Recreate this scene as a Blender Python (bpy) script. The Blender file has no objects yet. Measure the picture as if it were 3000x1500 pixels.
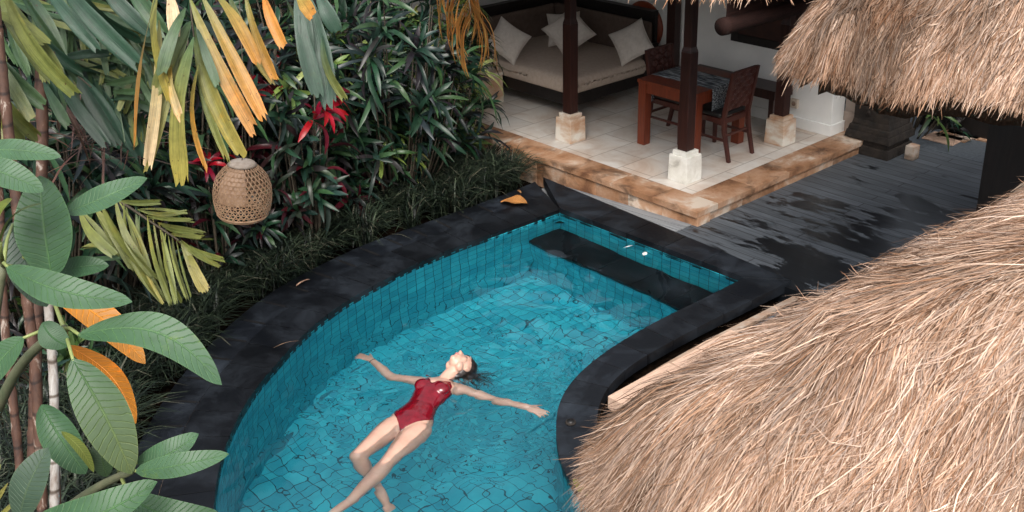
import bpy, bmesh, math, random
import numpy as np
from mathutils import Vector, Matrix, noise
random.seed(7); rng = np.random.default_rng(11)
S = bpy.context.scene
COL = S.collection
rad = math.radians

# ------------------------------------------------------------------ camera
CAMZ = 4.0
FPX, PPY = 3189.9, 569.5
pitch, roll, yaw = rad(22.1822), rad(1.26062), rad(48.41361)
fv = np.array([math.cos(yaw)*math.cos(pitch), math.sin(yaw)*math.cos(pitch), -math.sin(pitch)])
rv = np.array([math.sin(yaw), -math.cos(yaw), 0.0]); dv = np.cross(fv, rv)
r2 = math.cos(roll)*rv+math.sin(roll)*dv; d2 = -math.sin(roll)*rv+math.cos(roll)*dv
cam = bpy.data.cameras.new('camera'); co = bpy.data.objects.new('camera', cam); COL.objects.link(co)
M4 = Matrix(((r2[0], -d2[0], -fv[0], 0), (r2[1], -d2[1], -fv[1], 0), (r2[2], -d2[2], -fv[2], CAMZ), (0, 0, 0, 1)))
co.matrix_world = M4
cam.sensor_width = 36; cam.lens = 36*FPX/3000; cam.shift_y = (PPY-750)/3000
cam.clip_start = 0.05; cam.clip_end = 500
S.camera = co
K = 3000/2576.0
def raydir(x, y):
    return r2*((x*K-1500)/FPX)+d2*((y*K-PPY)/FPX)+fv
def at(x, y, z):                      # the point at height z seen at (x, y)
    d = raydir(x, y); t = (z-CAMZ)/d[2]
    return np.array([0, 0, CAMZ])+d*t
def atp(x, y, z):
    return at(x/K, y/K, z)
def far(x, y, dist):                  # the point at a distance seen at (x, y)
    d = raydir(x, y)
    return np.array([0, 0, CAMZ])+d*dist
def pxs(n, dist):                     # size in metres of n pixels at a distance
    return n*K*dist/FPX

# ------------------------------------------------------------------ materials
def newmat(name):
    m = bpy.data.materials.new(name); m.use_nodes = True
    nt = m.node_tree; b = nt.nodes['Principled BSDF']
    return m, nt, b
def N(nt, t, **kw):
    n = nt.nodes.new(t)
    for k, v in kw.items():
        if k in n.inputs: n.inputs[k].default_value = v
        else: setattr(n, k, v)
    return n
def ramp(nt, fac, stops):
    r = nt.nodes.new('ShaderNodeValToRGB'); e = r.color_ramp.elements
    while len(e) < len(stops): e.new(0.5)
    for i, (p, c) in enumerate(stops):
        e[i].position = p; e[i].color = (*c, 1) if len(c) == 3 else c
    nt.links.new(fac, r.inputs['Fac']); return r
def coords(nt, kind='Object', scale=(1, 1, 1)):
    t = nt.nodes.new('ShaderNodeTexCoord'); mp = nt.nodes.new('ShaderNodeMapping')
    mp.inputs['Scale'].default_value = scale
    nt.links.new(t.outputs[kind], mp.inputs['Vector']); return mp.outputs['Vector']
def geo_pos(nt, scale=(1, 1, 1), rot=(0, 0, 0)):
    t = nt.nodes.new('ShaderNodeNewGeometry'); mp = nt.nodes.new('ShaderNodeMapping')
    mp.inputs['Scale'].default_value = scale; mp.inputs['Rotation'].default_value = rot
    nt.links.new(t.outputs['Position'], mp.inputs['Vector']); return mp.outputs['Vector']
def noise_tex(nt, vec, scale, detail=6, rough=0.6, dist=0.0):
    n = N(nt, 'ShaderNodeTexNoise', Scale=scale, Detail=detail, Roughness=rough, Distortion=dist)
    nt.links.new(vec, n.inputs['Vector']); return n.outputs['Fac']
def bump(nt, b, h, strength=0.3, dist=0.01):
    n = N(nt, 'ShaderNodeBump', Strength=strength, Distance=dist)
    nt.links.new(h, n.inputs['Height']); nt.links.new(n.outputs['Normal'], b.inputs['Normal'])
def mixc(nt, fac, a, b, mode='MIX'):
    n = nt.nodes.new('ShaderNodeMix'); n.data_type = 'RGBA'; n.blend_type = mode
    for s, v in ((0, fac), (6, a), (7, b)):
        if hasattr(v, 'node'): nt.links.new(v, n.inputs[s])
        else: n.inputs[s].default_value = v if s == 0 else ((*v, 1) if len(v) == 3 else v)
    return n.outputs[2]
def plain(name, stops, scale=8, rough=0.6, stretch=(1, 1, 1), bs=0.2, bd=0.01, detail=6, spec=0.5, rot=(0, 0, 0), lo=0.3, hi=0.7):
    m, nt, b = newmat(name)
    v = geo_pos(nt, stretch, rot); f = noise_tex(nt, v, scale, detail)
    n = len(stops)
    r = ramp(nt, f, [(lo+(hi-lo)*i/max(1, n-1), c) for i, c in enumerate(stops)])
    nt.links.new(r.outputs['Color'], b.inputs['Base Color'])
    b.inputs['Roughness'].default_value = rough; b.inputs['Specular IOR Level'].default_value = spec
    if bs: bump(nt, b, f, bs, bd)
    return m
def attrmat(name, rough=0.5, spec=0.5, var=0.25, scale=30, trans=0.0, stretch=(1, 1, 1), vein=None, streak=False, gain=1.0):
    """colour of each leaf or straw from its own attribute, varied by noise"""
    m, nt, b = newmat(name)
    a = N(nt, 'ShaderNodeAttribute', attribute_name='Col')
    f = noise_tex(nt, geo_pos(nt, stretch), scale, 4)
    r = ramp(nt, f, [(0.3, (1-var,)*3), (0.7, (1+var,)*3)])
    c = mixc(nt, 1.0, a.outputs['Color'], r.outputs['Color'], 'MULTIPLY')
    if gain != 1: c = mixc(nt, 1.0, c, (gain,)*3, 'MULTIPLY')
    if streak:                            # fine lines along the blade, yellowed margins, brown specks
        uv = nt.nodes.new('ShaderNodeUVMap'); uv.uv_map = 'UVMap'
        va = N(nt, 'ShaderNodeVectorMath', operation='MULTIPLY_ADD'); nt.links.new(uv.outputs[0], va.inputs[0]); va.inputs[1].default_value = (1.1, 7, 0)
        po_ = N(nt, 'ShaderNodeVectorMath', operation='SCALE', Scale=1.7); nt.links.new(geo_pos(nt), po_.inputs[0]); nt.links.new(po_.outputs[0], va.inputs[2])
        sf = noise_tex(nt, va.outputs[0], 1.6, 4, .6); sr = ramp(nt, sf, [(.32, (.62, .66, .60)), (.5, (1, 1, 1)), (.70, (1.45, 1.35, 1.25))])
        c = mixc(nt, 1.0, c, sr.outputs['Color'], 'MULTIPLY')
        yn = noise_tex(nt, geo_pos(nt), 6, 5, .65); yr = ramp(nt, yn, [(.56, (0, 0, 0)), (.70, (1, 1, 1))])
        c = mixc(nt, yr.outputs['Color'], c, mixc(nt, 1.0, c, (1.40, 1.10, .75), 'MULTIPLY'))
        sp = noise_tex(nt, geo_pos(nt), 55, 3, .5); spr = ramp(nt, sp, [(.70, (0, 0, 0)), (.73, (1, 1, 1))])
        c = mixc(nt, spr.outputs['Color'], c, (.05, .022, .01))
        bump(nt, b, sf, .35, .004)
    if vein:
        uv = nt.nodes.new('ShaderNodeUVMap'); uv.uv_map = 'UVMap'
        sep = nt.nodes.new('ShaderNodeSeparateXYZ'); nt.links.new(uv.outputs['UV'], sep.inputs[0])
        ab = N(nt, 'ShaderNodeMath', operation='ABSOLUTE'); nt.links.new(sep.outputs['Y'], ab.inputs[0])
        # veins slant from the midrib to the edge
        sl = N(nt, 'ShaderNodeMath', operation='MULTIPLY_ADD'); nt.links.new(ab.outputs[0], sl.inputs[0]); sl.inputs[1].default_value = -0.10
        nt.links.new(sep.outputs['X'], sl.inputs[2])
        vn = noise_tex(nt, geo_pos(nt), 16, 2); vm = N(nt, 'ShaderNodeMath', operation='MULTIPLY_ADD'); nt.links.new(vn, vm.inputs[0]); vm.inputs[1].default_value = .07; nt.links.new(sl.outputs[0], vm.inputs[2])
        bl_ = noise_tex(nt, geo_pos(nt), 9, 6, .7); blr = ramp(nt, bl_, [(.62, (1, 1, 1)), (.72, (1.7, 1.35, .75))]); c = mixc(nt, 1.0, c, blr.outputs['Color'], 'MULTIPLY')
        mu = N(nt, 'ShaderNodeMath', operation='MULTIPLY'); nt.links.new(vm.outputs[0], mu.inputs[0]); mu.inputs[1].default_value = vein
        fr = N(nt, 'ShaderNodeMath', operation='FRACT'); nt.links.new(mu.outputs[0], fr.inputs[0])
        vr = ramp(nt, fr.outputs[0], [(0.0, (1, 1, 1)), (0.10, (0, 0, 0)), (0.90, (0, 0, 0)), (1.0, (1, 1, 1))])
        mr = ramp(nt, ab.outputs[0], [(0.0, (1, 1, 1)), (0.07, (0, 0, 0))])
        edge = ramp(nt, ab.outputs[0], [(0.93, (0, 0, 0)), (1.0, (.6, .6, .6))])
        mx = N(nt, 'ShaderNodeMath', operation='MAXIMUM'); nt.links.new(vr.outputs['Color'], mx.inputs[0]); nt.links.new(mr.outputs['Color'], mx.inputs[1])
        mx2 = N(nt, 'ShaderNodeMath', operation='MAXIMUM'); nt.links.new(mx.outputs[0], mx2.inputs[0]); nt.links.new(edge.outputs['Color'], mx2.inputs[1])
        sc = N(nt, 'ShaderNodeMath', operation='MULTIPLY'); nt.links.new(mx2.outputs[0], sc.inputs[0]); sc.inputs[1].default_value = 0.7
        lite = mixc(nt, 1.0, c, (2.2, 1.9, 1.5), 'MULTIPLY')
        c = mixc(nt, sc.outputs[0], c, lite)
        inv = N(nt, 'ShaderNodeMath', operation='SUBTRACT'); inv.inputs[0].default_value = 1; nt.links.new(mx.outputs[0], inv.inputs[1])
        bump(nt, b, inv.outputs[0], 0.5, 0.004)
    nt.links.new(c, b.inputs['Base Color'])
    b.inputs['Roughness'].default_value = rough; b.inputs['Specular IOR Level'].default_value = spec
    if trans:
        t = nt.nodes.new('ShaderNodeBsdfTranslucent'); nt.links.new(c, t.inputs['Color'])
        mixs = nt.nodes.new('ShaderNodeMixShader'); mixs.inputs[0].default_value = trans
        out = nt.nodes['Material Output']
        nt.links.new(b.outputs[0], mixs.inputs[1]); nt.links.new(t.outputs[0], mixs.inputs[2]); nt.links.new(mixs.outputs[0], out.inputs['Surface'])
    return m

# ------------------------------------------------------------------ mesh helpers
def link(name, me, parent=None, mats=None):
    o = bpy.data.objects.new(name, me); COL.objects.link(o)
    if parent is not None:
        o.parent = parent; o.matrix_parent_inverse = parent_inv(parent)
    for m in (mats if isinstance(mats, (list, tuple)) else [mats] if mats else []): me.materials.append(m)
    return o
def parent_inv(p):
    return WORLD[p.name].inverted() if p.name in WORLD else Matrix.Identity(4)
WORLD = {}
def tag(o, label=None, cat=None, group=None, kind=None):
    if label: o['label'] = label
    if cat: o['category'] = cat
    if group: o['group'] = group
    if kind: o['kind'] = kind
    return o
def empty(name, loc, label, cat, group=None):
    o = bpy.data.objects.new(name, None); COL.objects.link(o); o.empty_display_size = 0.1
    o.location = Vector(loc); WORLD[o.name] = Matrix.Translation(Vector(loc))
    return tag(o, label, cat, group)
class MB:
    """collects shapes in world space; build() links them as one mesh object"""
    def __init__(s): s.v = []; s.f = []; s.c = []; s.uv = []; s.sm = []
    def add(s, verts, faces, col=None, uv=None, smooth=False):
        o = len(s.v); s.v += [tuple(map(float, p)) for p in verts]
        s.f += [tuple(i+o for i in f) for f in faces]; s.sm += [smooth]*len(faces)
        n = len(verts)
        s.c += ([col]*n if col is not None and np.ndim(col) == 1 else list(col) if col is not None else [(1, 1, 1)]*n)
        s.uv += (list(uv) if uv is not None else [(0, 0)]*n)
    def box(s, lo, hi, rot=None, piv=None):
        x0, y0, z0 = lo; x1, y1, z1 = hi
        v = np.array([(x0, y0, z0), (x1, y0, z0), (x1, y1, z0), (x0, y1, z0), (x0, y0, z1), (x1, y0, z1), (x1, y1, z1), (x0, y1, z1)], float)
        if rot is not None:
            p = np.array(piv if piv is not None else v.mean(0)); v = (v-p)@np.array(rot).T+p
        s.add(v, [(3, 2, 1, 0), (4, 5, 6, 7), (0, 1, 5, 4), (1, 2, 6, 5), (2, 3, 7, 6), (3, 0, 4, 7)])
    def prism(s, poly, z0, z1):       # poly counter-clockwise seen from above
        n = len(poly)
        v = [(p[0], p[1], z0) for p in poly]+[(p[0], p[1], z1) for p in poly]
        f = [tuple(range(n-1, -1, -1)), tuple(range(n, 2*n))]+[(i, (i+1) % n, n+(i+1) % n, n+i) for i in range(n)]
        s.add(v, f)
    def tube(s, pts, radii, n=8, cap=True, col=None):
        pts = np.array(pts, float); m = len(pts)
        radii = np.full(m, radii) if np.isscalar(radii) else np.array(radii)
        t = np.gradient(pts, axis=0); t /= np.linalg.norm(t, axis=1)[:, None]+1e-9
        up = np.array([0, 0, 1.0]) if abs(t[0][2]) < .9 else np.array([1.0, 0, 0])
        u = np.cross(t[0], up); u /= np.linalg.norm(u); V = []
        for i in range(m):
            u = u-t[i]*(u@t[i]); u /= np.linalg.norm(u); w = np.cross(t[i], u)
            for k in range(n):
                a = 2*math.pi*k/n; V.append(pts[i]+radii[i]*(math.cos(a)*u+math.sin(a)*w))
        F = [(i*n+k, i*n+(k+1) % n, (i+1)*n+(k+1) % n, (i+1)*n+k) for i in range(m-1) for k in range(n)]
        if cap: F += [tuple(range(n-1, -1, -1)), tuple((m-1)*n+k for k in range(n))]
        s.add(V, F, col=col, smooth=True)
    def ellipsoid(s, c, r, rot=None, nu=16, nv=10):
        V = []; F = []
        for i in range(nv+1):
            th = math.pi*i/nv
            for k in range(nu):
                ph = 2*math.pi*k/nu
                V.append((r[0]*math.sin(th)*math.cos(ph), r[1]*math.sin(th)*math.sin(ph), r[2]*math.cos(th)))
        V = np.array(V)
        if rot is not None: V = V@np.array(rot).T
        V = V+np.array(c)
        for i in range(nv):
            for k in range(nu): F.append((i*nu+k, (i+1)*nu+k, (i+1)*nu+(k+1) % nu, i*nu+(k+1) % nu))
        s.add(V, F, smooth=True)
    def mesh(s, name, bevel=0, seg=2):
        me = bpy.data.meshes.new(name); me.from_pydata(s.v, [], s.f)
        me.polygons.foreach_set('use_smooth', s.sm)
        ca = me.color_attributes.new('Col', 'FLOAT_COLOR', 'POINT')
        c = np.ones((len(s.v), 4), np.float32); c[:, :3] = np.array(s.c)[:, :3]; ca.data.foreach_set('color', c.ravel())
        uvl = me.uv_layers.new(name='UVMap'); li = np.zeros(len(me.loops), np.int32); me.loops.foreach_get('vertex_index', li)
        uvl.data.foreach_set('uv', np.array(s.uv, np.float32)[li].ravel())
        if bevel:
            bm = bmesh.new(); bm.from_mesh(me); bmesh.ops.remove_doubles(bm, verts=bm.verts, dist=1e-5)
            bmesh.ops.bevel(bm, geom=[e for e in bm.edges if e.is_manifold and e.calc_face_angle(0) > 0.5], offset=bevel, segments=seg, affect='EDGES', profile=0.6, clamp_overlap=True)
            bm.to_mesh(me); bm.free()
        me.update(); return me
    def build(s, name, mat, parent=None, bevel=0, seg=2):
        return link(name, s.mesh(name, bevel, seg), parent, mat)
def fast_mesh(name, V, F, col=None, uv=None, smooth=False):
    """numpy arrays straight into a mesh: V (n,3), F (m,4)"""
    me = bpy.data.meshes.new(name)
    me.vertices.add(len(V)); me.vertices.foreach_set('co', np.asarray(V, np.float32).ravel())
    k = F.shape[1]; me.loops.add(F.size); me.loops.foreach_set('vertex_index', F.astype(np.int32).ravel())
    me.polygons.add(len(F)); me.polygons.foreach_set('loop_start', np.arange(0, F.size, k, dtype=np.int32))
    if smooth: me.polygons.foreach_set('use_smooth', np.ones(len(F), bool))
    if col is not None:
        ca = me.color_attributes.new('Col', 'FLOAT_COLOR', 'POINT')
        c = np.ones((len(V), 4), np.float32); c[:, :3] = col; ca.data.foreach_set('color', c.ravel())
    if uv is not None:
        uvl = me.uv_layers.new(name='UVMap'); uvl.data.foreach_set('uv', np.asarray(uv, np.float32)[F.ravel()].ravel())
    me.update(calc_edges=True); me.validate(); return me
def unit(v):
    v = np.asarray(v, float); return v/(np.linalg.norm(v)+1e-12)
def rotm(axis, a):
    return np.array(Matrix.Rotation(a, 3, Vector(axis)))

# ------------------------------------------------------------------ leaves
class Leaves:
    """strap leaves: every leaf a folded, curved blade with its own colour"""
    def __init__(s): s.V = []; s.F = []; s.C = []; s.U = []; s.n = 0
    def leaf(s, base, tip, width, sag=0.1, up=(0, 0, 1), fold=0.18, seg=6, shape='strap', c0=(.05, .1, .04), c1=None, bend=0.0, roll=0.0, wave=0.0):
        base = np.array(base, float); tip = np.array(tip, float); ax = tip-base; L = np.linalg.norm(ax); ax = ax/L
        up = np.array(up, float); side = np.cross(ax, up)
        if np.linalg.norm(side) < .05: side = np.cross(ax, [1, .3, 0])
        side = unit(side); nor = np.cross(side, ax)
        if roll:
            side, nor = side*math.cos(roll)+nor*math.sin(roll), nor*math.cos(roll)-side*math.sin(roll)
        c1 = c0 if c1 is None else c1
        t = np.linspace(0, 1, seg+1)
        if shape == 'strap': w = np.interp(t, [0, .12, .5, .85, 1], [.22, .65, 1, .82, .12])
        elif shape == 'blunt': w = np.interp(t, [0, .2, .6, .9, 1], [.12, .6, 1, .95, .75])
        elif shape == 'broad': w = np.sin(np.pi*np.clip(t*.93+.03, 0, 1)**.95)**.72; w[0] = .05; w[-1] = .03
        else: w = np.interp(t, [0, .1, .6, 1], [.6, 1, .8, .05])
        arc = np.sin(np.pi*t)*sag*L; arb = np.sin(np.pi*t)*bend*L
        P = base+ax*(t*L)[:, None]+nor*arc[:, None]+side*arb[:, None]
        ww = (w*width/2)[:, None]
        wv = (np.sin(t*9+base[0]*50)*wave*width)[:, None]
        cx_ = np.linspace(-1, 1, 7) if shape == 'blunt' else np.array([-1., 0, 1]); m_ = len(cx_)
        V = []
        for q in cx_:
            col = P+side*ww*q+nor*(ww*fold*abs(q)-wv*q)
            if shape == 'blunt':                      # pleats and a torn end
                col = col+nor*(ww*.10*((np.argmin(abs(cx_-q))) % 2)); rag = rng.uniform(-.05, .055)*(1 if abs(q) < .9 else .6)
                col[-1] += ax*L*rag; col[-2] += ax*L*rag*.3
            V.append(col)
        V = np.stack(V, 1).reshape(-1, 3); n = s.n
        for i in range(seg):
            for k in range(m_-1):
                a = n+i*m_+k; s.F.append((a, a+1, a+m_+1, a+m_))
        s.V.append(V); s.n += len(V)
        cc = np.array(c0)*(1-t[:, None])+np.array(c1)*t[:, None]
        s.C.append(np.repeat(cc, m_, 0))
        s.U.append(np.stack([np.repeat(t, m_), np.tile(cx_, seg+1)], 1))
    def build(s, name, mat, parent=None):
        me = fast_mesh(name, np.concatenate(s.V), np.array(s.F), np.concatenate(s.C), np.concatenate(s.U), True)
        return link(name, me, parent, mat)
    def mesh(s, name):
        return fast_mesh(name, np.concatenate(s.V), np.array(s.F), np.concatenate(s.C), np.concatenate(s.U), True)
def jit(c, a=.2):
    k = 1+rng.uniform(-a, a); return tuple(max(0, x*k*(1+rng.uniform(-a*.3, a*.3))) for x in c)

# palette of materials
M = {}
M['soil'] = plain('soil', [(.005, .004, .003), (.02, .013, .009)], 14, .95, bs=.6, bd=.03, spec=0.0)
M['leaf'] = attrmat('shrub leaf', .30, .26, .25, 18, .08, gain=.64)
M['palm'] = attrmat('palm leaf', .42, .4, .18, 26, .15, streak=True, gain=.85)
M['plumeria'] = attrmat('plumeria leaf', .42, .28, .14, 22, .10, vein=17, gain=.74)
M['grass'] = attrmat('grass blade', .45, .35, .25, 12, .1)
M['thatch'] = attrmat('dry thatch', .8, .15, .18, 60)
M['thatch_core'] = plain('thatch core', [(.05, .03, .018), (.16, .1, .06)], 30, .95, bs=.8, bd=.02)
M['darkwood'] = plain('dark red wood', [(.018, .006, .005), (.045, .015, .011)], 6, .38, (6, 6, .6), .1, .004)
M['redwood'] = plain('red brown wood', [(.095, .018, .008), (.19, .036, .012)], 5, .42, (8, 8, .8), .1, .003)
M['chairwood'] = plain('brown chair wood', [(.035, .009, .007), (.075, .02, .014)], 8, .4, (6, 6, 1), .1, .003)
M['blackwood'] = plain('black wood', [(.005, .004, .004), (.014, .01, .009)], 6, .5, (6, 6, .6), .2, .005)
M['plaster'] = plain('white plaster', [(.74, .75, .74), (.84, .84, .82)], 3, .85, bs=.08, bd=.004)
M['greyplaster'] = plain('beige plaster', [(.30, .24, .20), (.40, .33, .28)], 5, .9, bs=.15, bd=.006)
M['cream'] = plain('cream fabric', [(.52, .47, .42), (.62, .57, .52)], 30, .95, bs=.15, bd=.002, spec=.1)
M['bedcloth'] = plain('beige bed cloth', [(.45, .365, .30), (.53, .44, .37)], 26, .95, bs=.1, bd=.002, spec=.1)
M['brownfab'] = plain('brown back cushion', [(.10, .07, .055), (.14, .10, .08)], 20, .9, bs=.1, bd=.002)
M['blackleather'] = plain('black seat leather', [(.006, .006, .006), (.014, .013, .013)], 20, .45, bs=.1, bd=.002)
M['palewood'] = plain('pale ribbed stone', [(.42, .27, .19), (.60, .42, .32)], 5, .85, (2, 60, 4), .5, .006)
M['lip'] = plain('gutter lip', [(.10, .07, .05), (.30, .20, .14), (.36, .30, .25)], 7, .8, bs=.3, bd=.006)
M['carved'] = plain('dark carved stone', [(.006, .005, .004), (.018, .013, .010), (.035, .025, .018)], 9, .9, bs=.9, bd=.03)
M['orangefan'] = plain('orange lacquer', [(.20, .035, .012), (.27, .05, .016)], 4, .5)
M['wicker'] = plain('bamboo strip', [(.27, .155, .085), (.42, .27, .165)], 30, .6, bs=.1, bd=.002)
M['wickerpanel'] = plain('bamboo inner panel', [(.33, .21, .14), (.43, .29, .20)], 10, .75, bs=.1, bd=.002)
M['grey'] = plain('pale grey plastic', [(.5, .42, .34), (.58, .5, .42)], 8, .6)

# ------------------------------------------------------------------ world, sun
SUN_EL, SUN_AZ = rad(50), rad(228)    # azimuth measured from +x, anticlockwise
w = bpy.data.worlds.new('World'); S.world = w; w.use_nodes = True
wn = w.node_tree; sky = wn.nodes.new('ShaderNodeTexSky'); sky.sky_type = 'NISHITA'; sky.sun_disc = False
sky.sun_elevation = SUN_EL; sky.sun_rotation = math.pi/2-SUN_AZ; sky.air_density = 1.0; sky.dust_density = 6.0; sky.ozone_density = 1.0
hs = wn.nodes.new('ShaderNodeHueSaturation'); hs.inputs['Saturation'].default_value = 0.35
bg = wn.nodes['Background']; bg.inputs['Strength'].default_value = 0.15
wn.links.new(sky.outputs[0], hs.inputs['Color']); wn.links.new(hs.outputs[0], bg.inputs['Color'])
sl = bpy.data.lights.new('sun', 'SUN'); sl.energy = 1.5; sl.angle = rad(35); sl.color = (1, .95, .88)
so = bpy.data.objects.new('sun', sl); COL.objects.link(so); so.location = (0, 0, 12)
sd = Vector((math.cos(SUN_AZ)*math.cos(SUN_EL), math.sin(SUN_AZ)*math.cos(SUN_EL), math.sin(SUN_EL)))
so.rotation_euler = sd.to_track_quat('Z', 'Y').to_euler()
S.view_settings.view_transform = 'Standard'; S.view_settings.look = 'None'; S.view_settings.gamma = 1
S.view_settings.exposure = 0.80
S.render.engine = 'CYCLES'
S.cycles.use_denoising = True; S.cycles.max_bounces = 10; S.cycles.transmission_bounces = 10; S.cycles.diffuse_bounces = 6; S.cycles.glossy_bounces = 4
S.cycles.caustics_refractive = True; S.cycles.caustics_reflective = True; S.cycles.sample_clamp_indirect = 6

# ================================================================== POOL
def resample(P, step):
    P = np.array(P, float); d = np.r_[0, np.cumsum(np.linalg.norm(np.diff(P, axis=0), axis=1))]
    n = max(2, int(round(d[-1]/step))); t = np.linspace(0, d[-1], n+1)
    return np.stack([np.interp(t, d, P[:, k]) for k in range(P.shape[1])], 1)
def smooth_line(P, it=6):
    P = np.array(P, float)
    for _ in range(it):
        Q = P.copy(); Q[1:-1] = (P[:-2]+2*P[1:-1]+P[2:])/4; P = Q
    return P
CZ = 0.05
innL = [(668, 1820), (632, 1680), (622, 1580), (626, 1492), (632, 1398), (649, 1334), (671, 1279), (705, 1202), (750, 1134), (868, 1000), (919, 950), (989, 898), (1082, 842), (1199, 782), (1338, 721), (1500, 664), (1640, 613)]
innR = [(2179, 816), (2095, 858), (2012, 900), (1958, 924), (1890, 960), (1830, 995), (1776, 1028), (1735, 1060), (1702, 1087), (1678, 1112), (1656, 1139), (1640, 1163), (1629, 1200), (1626, 1240), (1627, 1280), (1634, 1333), (1649, 1387), (1671, 1425), (1698, 1458), (1736, 1496), (1790, 1540), (1860, 1590)]
outL = [(180, 1820), (250, 1680), (300, 1560), (340, 1440), (414, 1283), (449, 1215), (513, 1121), (632, 988), (710, 917), (803, 847), (896, 796), (1059, 717), (1199, 668), (1338, 619), (1500, 561), (1568, 531)]
outR = [(2318, 824), (2160, 902), (2015, 975), (1958, 1007), (1874, 1052), (1830, 1082), (1792, 1117), (1765, 1153), (1751, 1183), (1745, 1212), (1744, 1250), (1752, 1300), (1775, 1345), (1810, 1380), (1860, 1420), (1930, 1465)]
def world_line(L, z=CZ): return np.array([atp(x, y, z)[:2] for x, y in L])
IL = smooth_line(resample(world_line(innL), .08), 8); IR = smooth_line(resample(world_line(innR), .08), 8)
OL = smooth_line(resample(world_line(outL), .08), 8); OR = smooth_line(resample(world_line(outR), .08), 8)
corner_top = IL[-1]; corner_right = IR[0]
ring = np.concatenate([IL, resample([IL[-1], IR[0]], .08)[1:-1], IR, resample([IR[-1], IL[0]], .08)[1:-1]])  # clockwise
FLOOR_Z = -1.06
pool = empty('swimming_pool', (5, 4, 0), 'kidney shaped swimming pool lined with turquoise tiles and edged in black stone', 'pool')
# tiles
m, nt, b = newmat('turquoise tile')
uv = nt.nodes.new('ShaderNodeUVMap'); uv.uv_map = 'UVMap'
br = N(nt, 'ShaderNodeTexBrick', offset=0.0, Scale=1.0, **{'Mortar Size': 0.0036, 'Mortar Smooth': 0.1, 'Brick Width': 0.1, 'Row Height': 0.1, 'Bias': 0.0})
br.inputs['Color1'].default_value = (.011, .27, .36, 1); br.inputs['Color2'].default_value = (.026, .37, .46, 1); br.inputs['Mortar'].default_value = (.005, .07, .095, 1)
nt.links.new(uv.outputs[0], br.inputs['Vector'])
nf = noise_tex(nt, geo_pos(nt), 5, 6); rr = ramp(nt, nf, [(.3, (.75, .8, .82)), (.7, (1.2, 1.15, 1.12))])
nt.links.new(mixc(nt, 1.0, br.outputs['Color'], rr.outputs['Color'], 'MULTIPLY'), b.inputs['Base Color']); b.inputs['Roughness'].default_value = .5
M['tile'] = m
n = len(ring); d = np.r_[0, np.cumsum(np.linalg.norm(np.diff(np.vstack([ring, ring[:1]]), axis=0), axis=1))]
mb = MB(); V = []; U = []
for i in range(n+1):
    p = ring[i % n]
    for z in (.012, FLOOR_Z): V.append((p[0], p[1], z)); U.append((d[i], z))
mb.add(V, [(2*i, 2*i+1, 2*i+3, 2*i+2) for i in range(n)], uv=U)
mb.build('tiled_wall', M['tile'], pool)
mb = MB(); mb.add([(p[0], p[1], FLOOR_Z) for p in ring], [tuple(range(n))[::-1]], uv=[(p[0], p[1]) for p in ring]); mb.build('tiled_floor', M['tile'], pool)
# black stone
def black_stone(name, dk, lt, rough):
    m, nt, b = newmat(name)
    v = geo_pos(nt); f = noise_tex(nt, v, 2.6, 8, .65, .4); f2 = noise_tex(nt, v, 40, 4)
    r = ramp(nt, f, [(.46, dk), (.62, tuple(x*.6+y*.4 for x, y in zip(dk, lt))), (.78, lt)])
    a = N(nt, 'ShaderNodeAttribute', attribute_name='Col')
    c = mixc(nt, 1, r.outputs['Color'], a.outputs['Color'], 'MULTIPLY'); nt.links.new(c, b.inputs['Base Color'])
    r2_ = ramp(nt, f, [(.35, (rough-.15,)*3), (.7, (rough+.2,)*3)]); nt.links.new(r2_.outputs['Color'], b.inputs['Roughness'])
    b.inputs['Specular IOR Level'].default_value = .32; bump(nt, b, f2, .35, .004); return m
M['coping'] = black_stone('black coping stone', (.004, .005, .007), (.022, .029, .039), .48)
STEP_Z = -0.34
xs = corner_top[0]; y1 = corner_top[1]; y0 = corner_right[1]
mb = MB(); ss = 0.40
nslab = 5
for i in range(nslab):
    ya = y0+(y1-y0)*i/nslab+.002; yb = y0+(y1-y0)*(i+1)/nslab-.002; k = rng.uniform(.75, 1.5)
    o = len(mb.v); mb.box((xs-ss, ya, STEP_Z-.04), (xs-.004, yb, STEP_Z)); mb.c[o:] = [(k, k, k)]*8
mb.build('seat_slab', M['coping'], pool)
mb = MB(); xf = xs-ss+.015
mb.add([(xf, y0, STEP_Z-.03), (xf, y1, STEP_Z-.03), (xf, y1, FLOOR_Z), (xf, y0, FLOOR_Z)], [(0, 1, 2, 3)], uv=[(y0, STEP_Z), (y1, STEP_Z), (y1, FLOOR_Z), (y0, FLOOR_Z)])
mb.build('tiled_seat_wall', M['tile'], pool)
# coping slabs: quads between matching points of the inner and outer edge
def edge_pts(line, n):
    L = np.array(line); d = np.r_[0, np.cumsum(np.linalg.norm(np.diff(L, axis=0), axis=1))]; t = np.linspace(0, d[-1], n)
    return np.stack([np.interp(t, d, L[:, k]) for k in range(2)], 1)
def match(I, O, n):
    """points on the inner edge and those straight across on the outer edge; both ends stay mitred"""
    A = edge_pts(I, n); OO = edge_pts(O, 1500); t = np.gradient(A, axis=0); t /= np.linalg.norm(t, axis=1)[:, None]; B = []
    L_ = np.r_[0, np.cumsum(np.linalg.norm(np.diff(A, axis=0), axis=1))]; E = edge_pts(O, n); last = 0
    for k in range(n):
        dd = OO-A[k]; sc_ = np.abs(dd@t[k])+.15*np.linalg.norm(dd, axis=1); sc_[:last] = 9; j = int(np.argmin(sc_)); last = j
        f = np.clip(min(L_[k], L_[-1]-L_[k])/.35, 0, 1); B.append(OO[j]*f+E[k]*(1-f))
    return A, np.array(B)
cop = MB()
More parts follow.
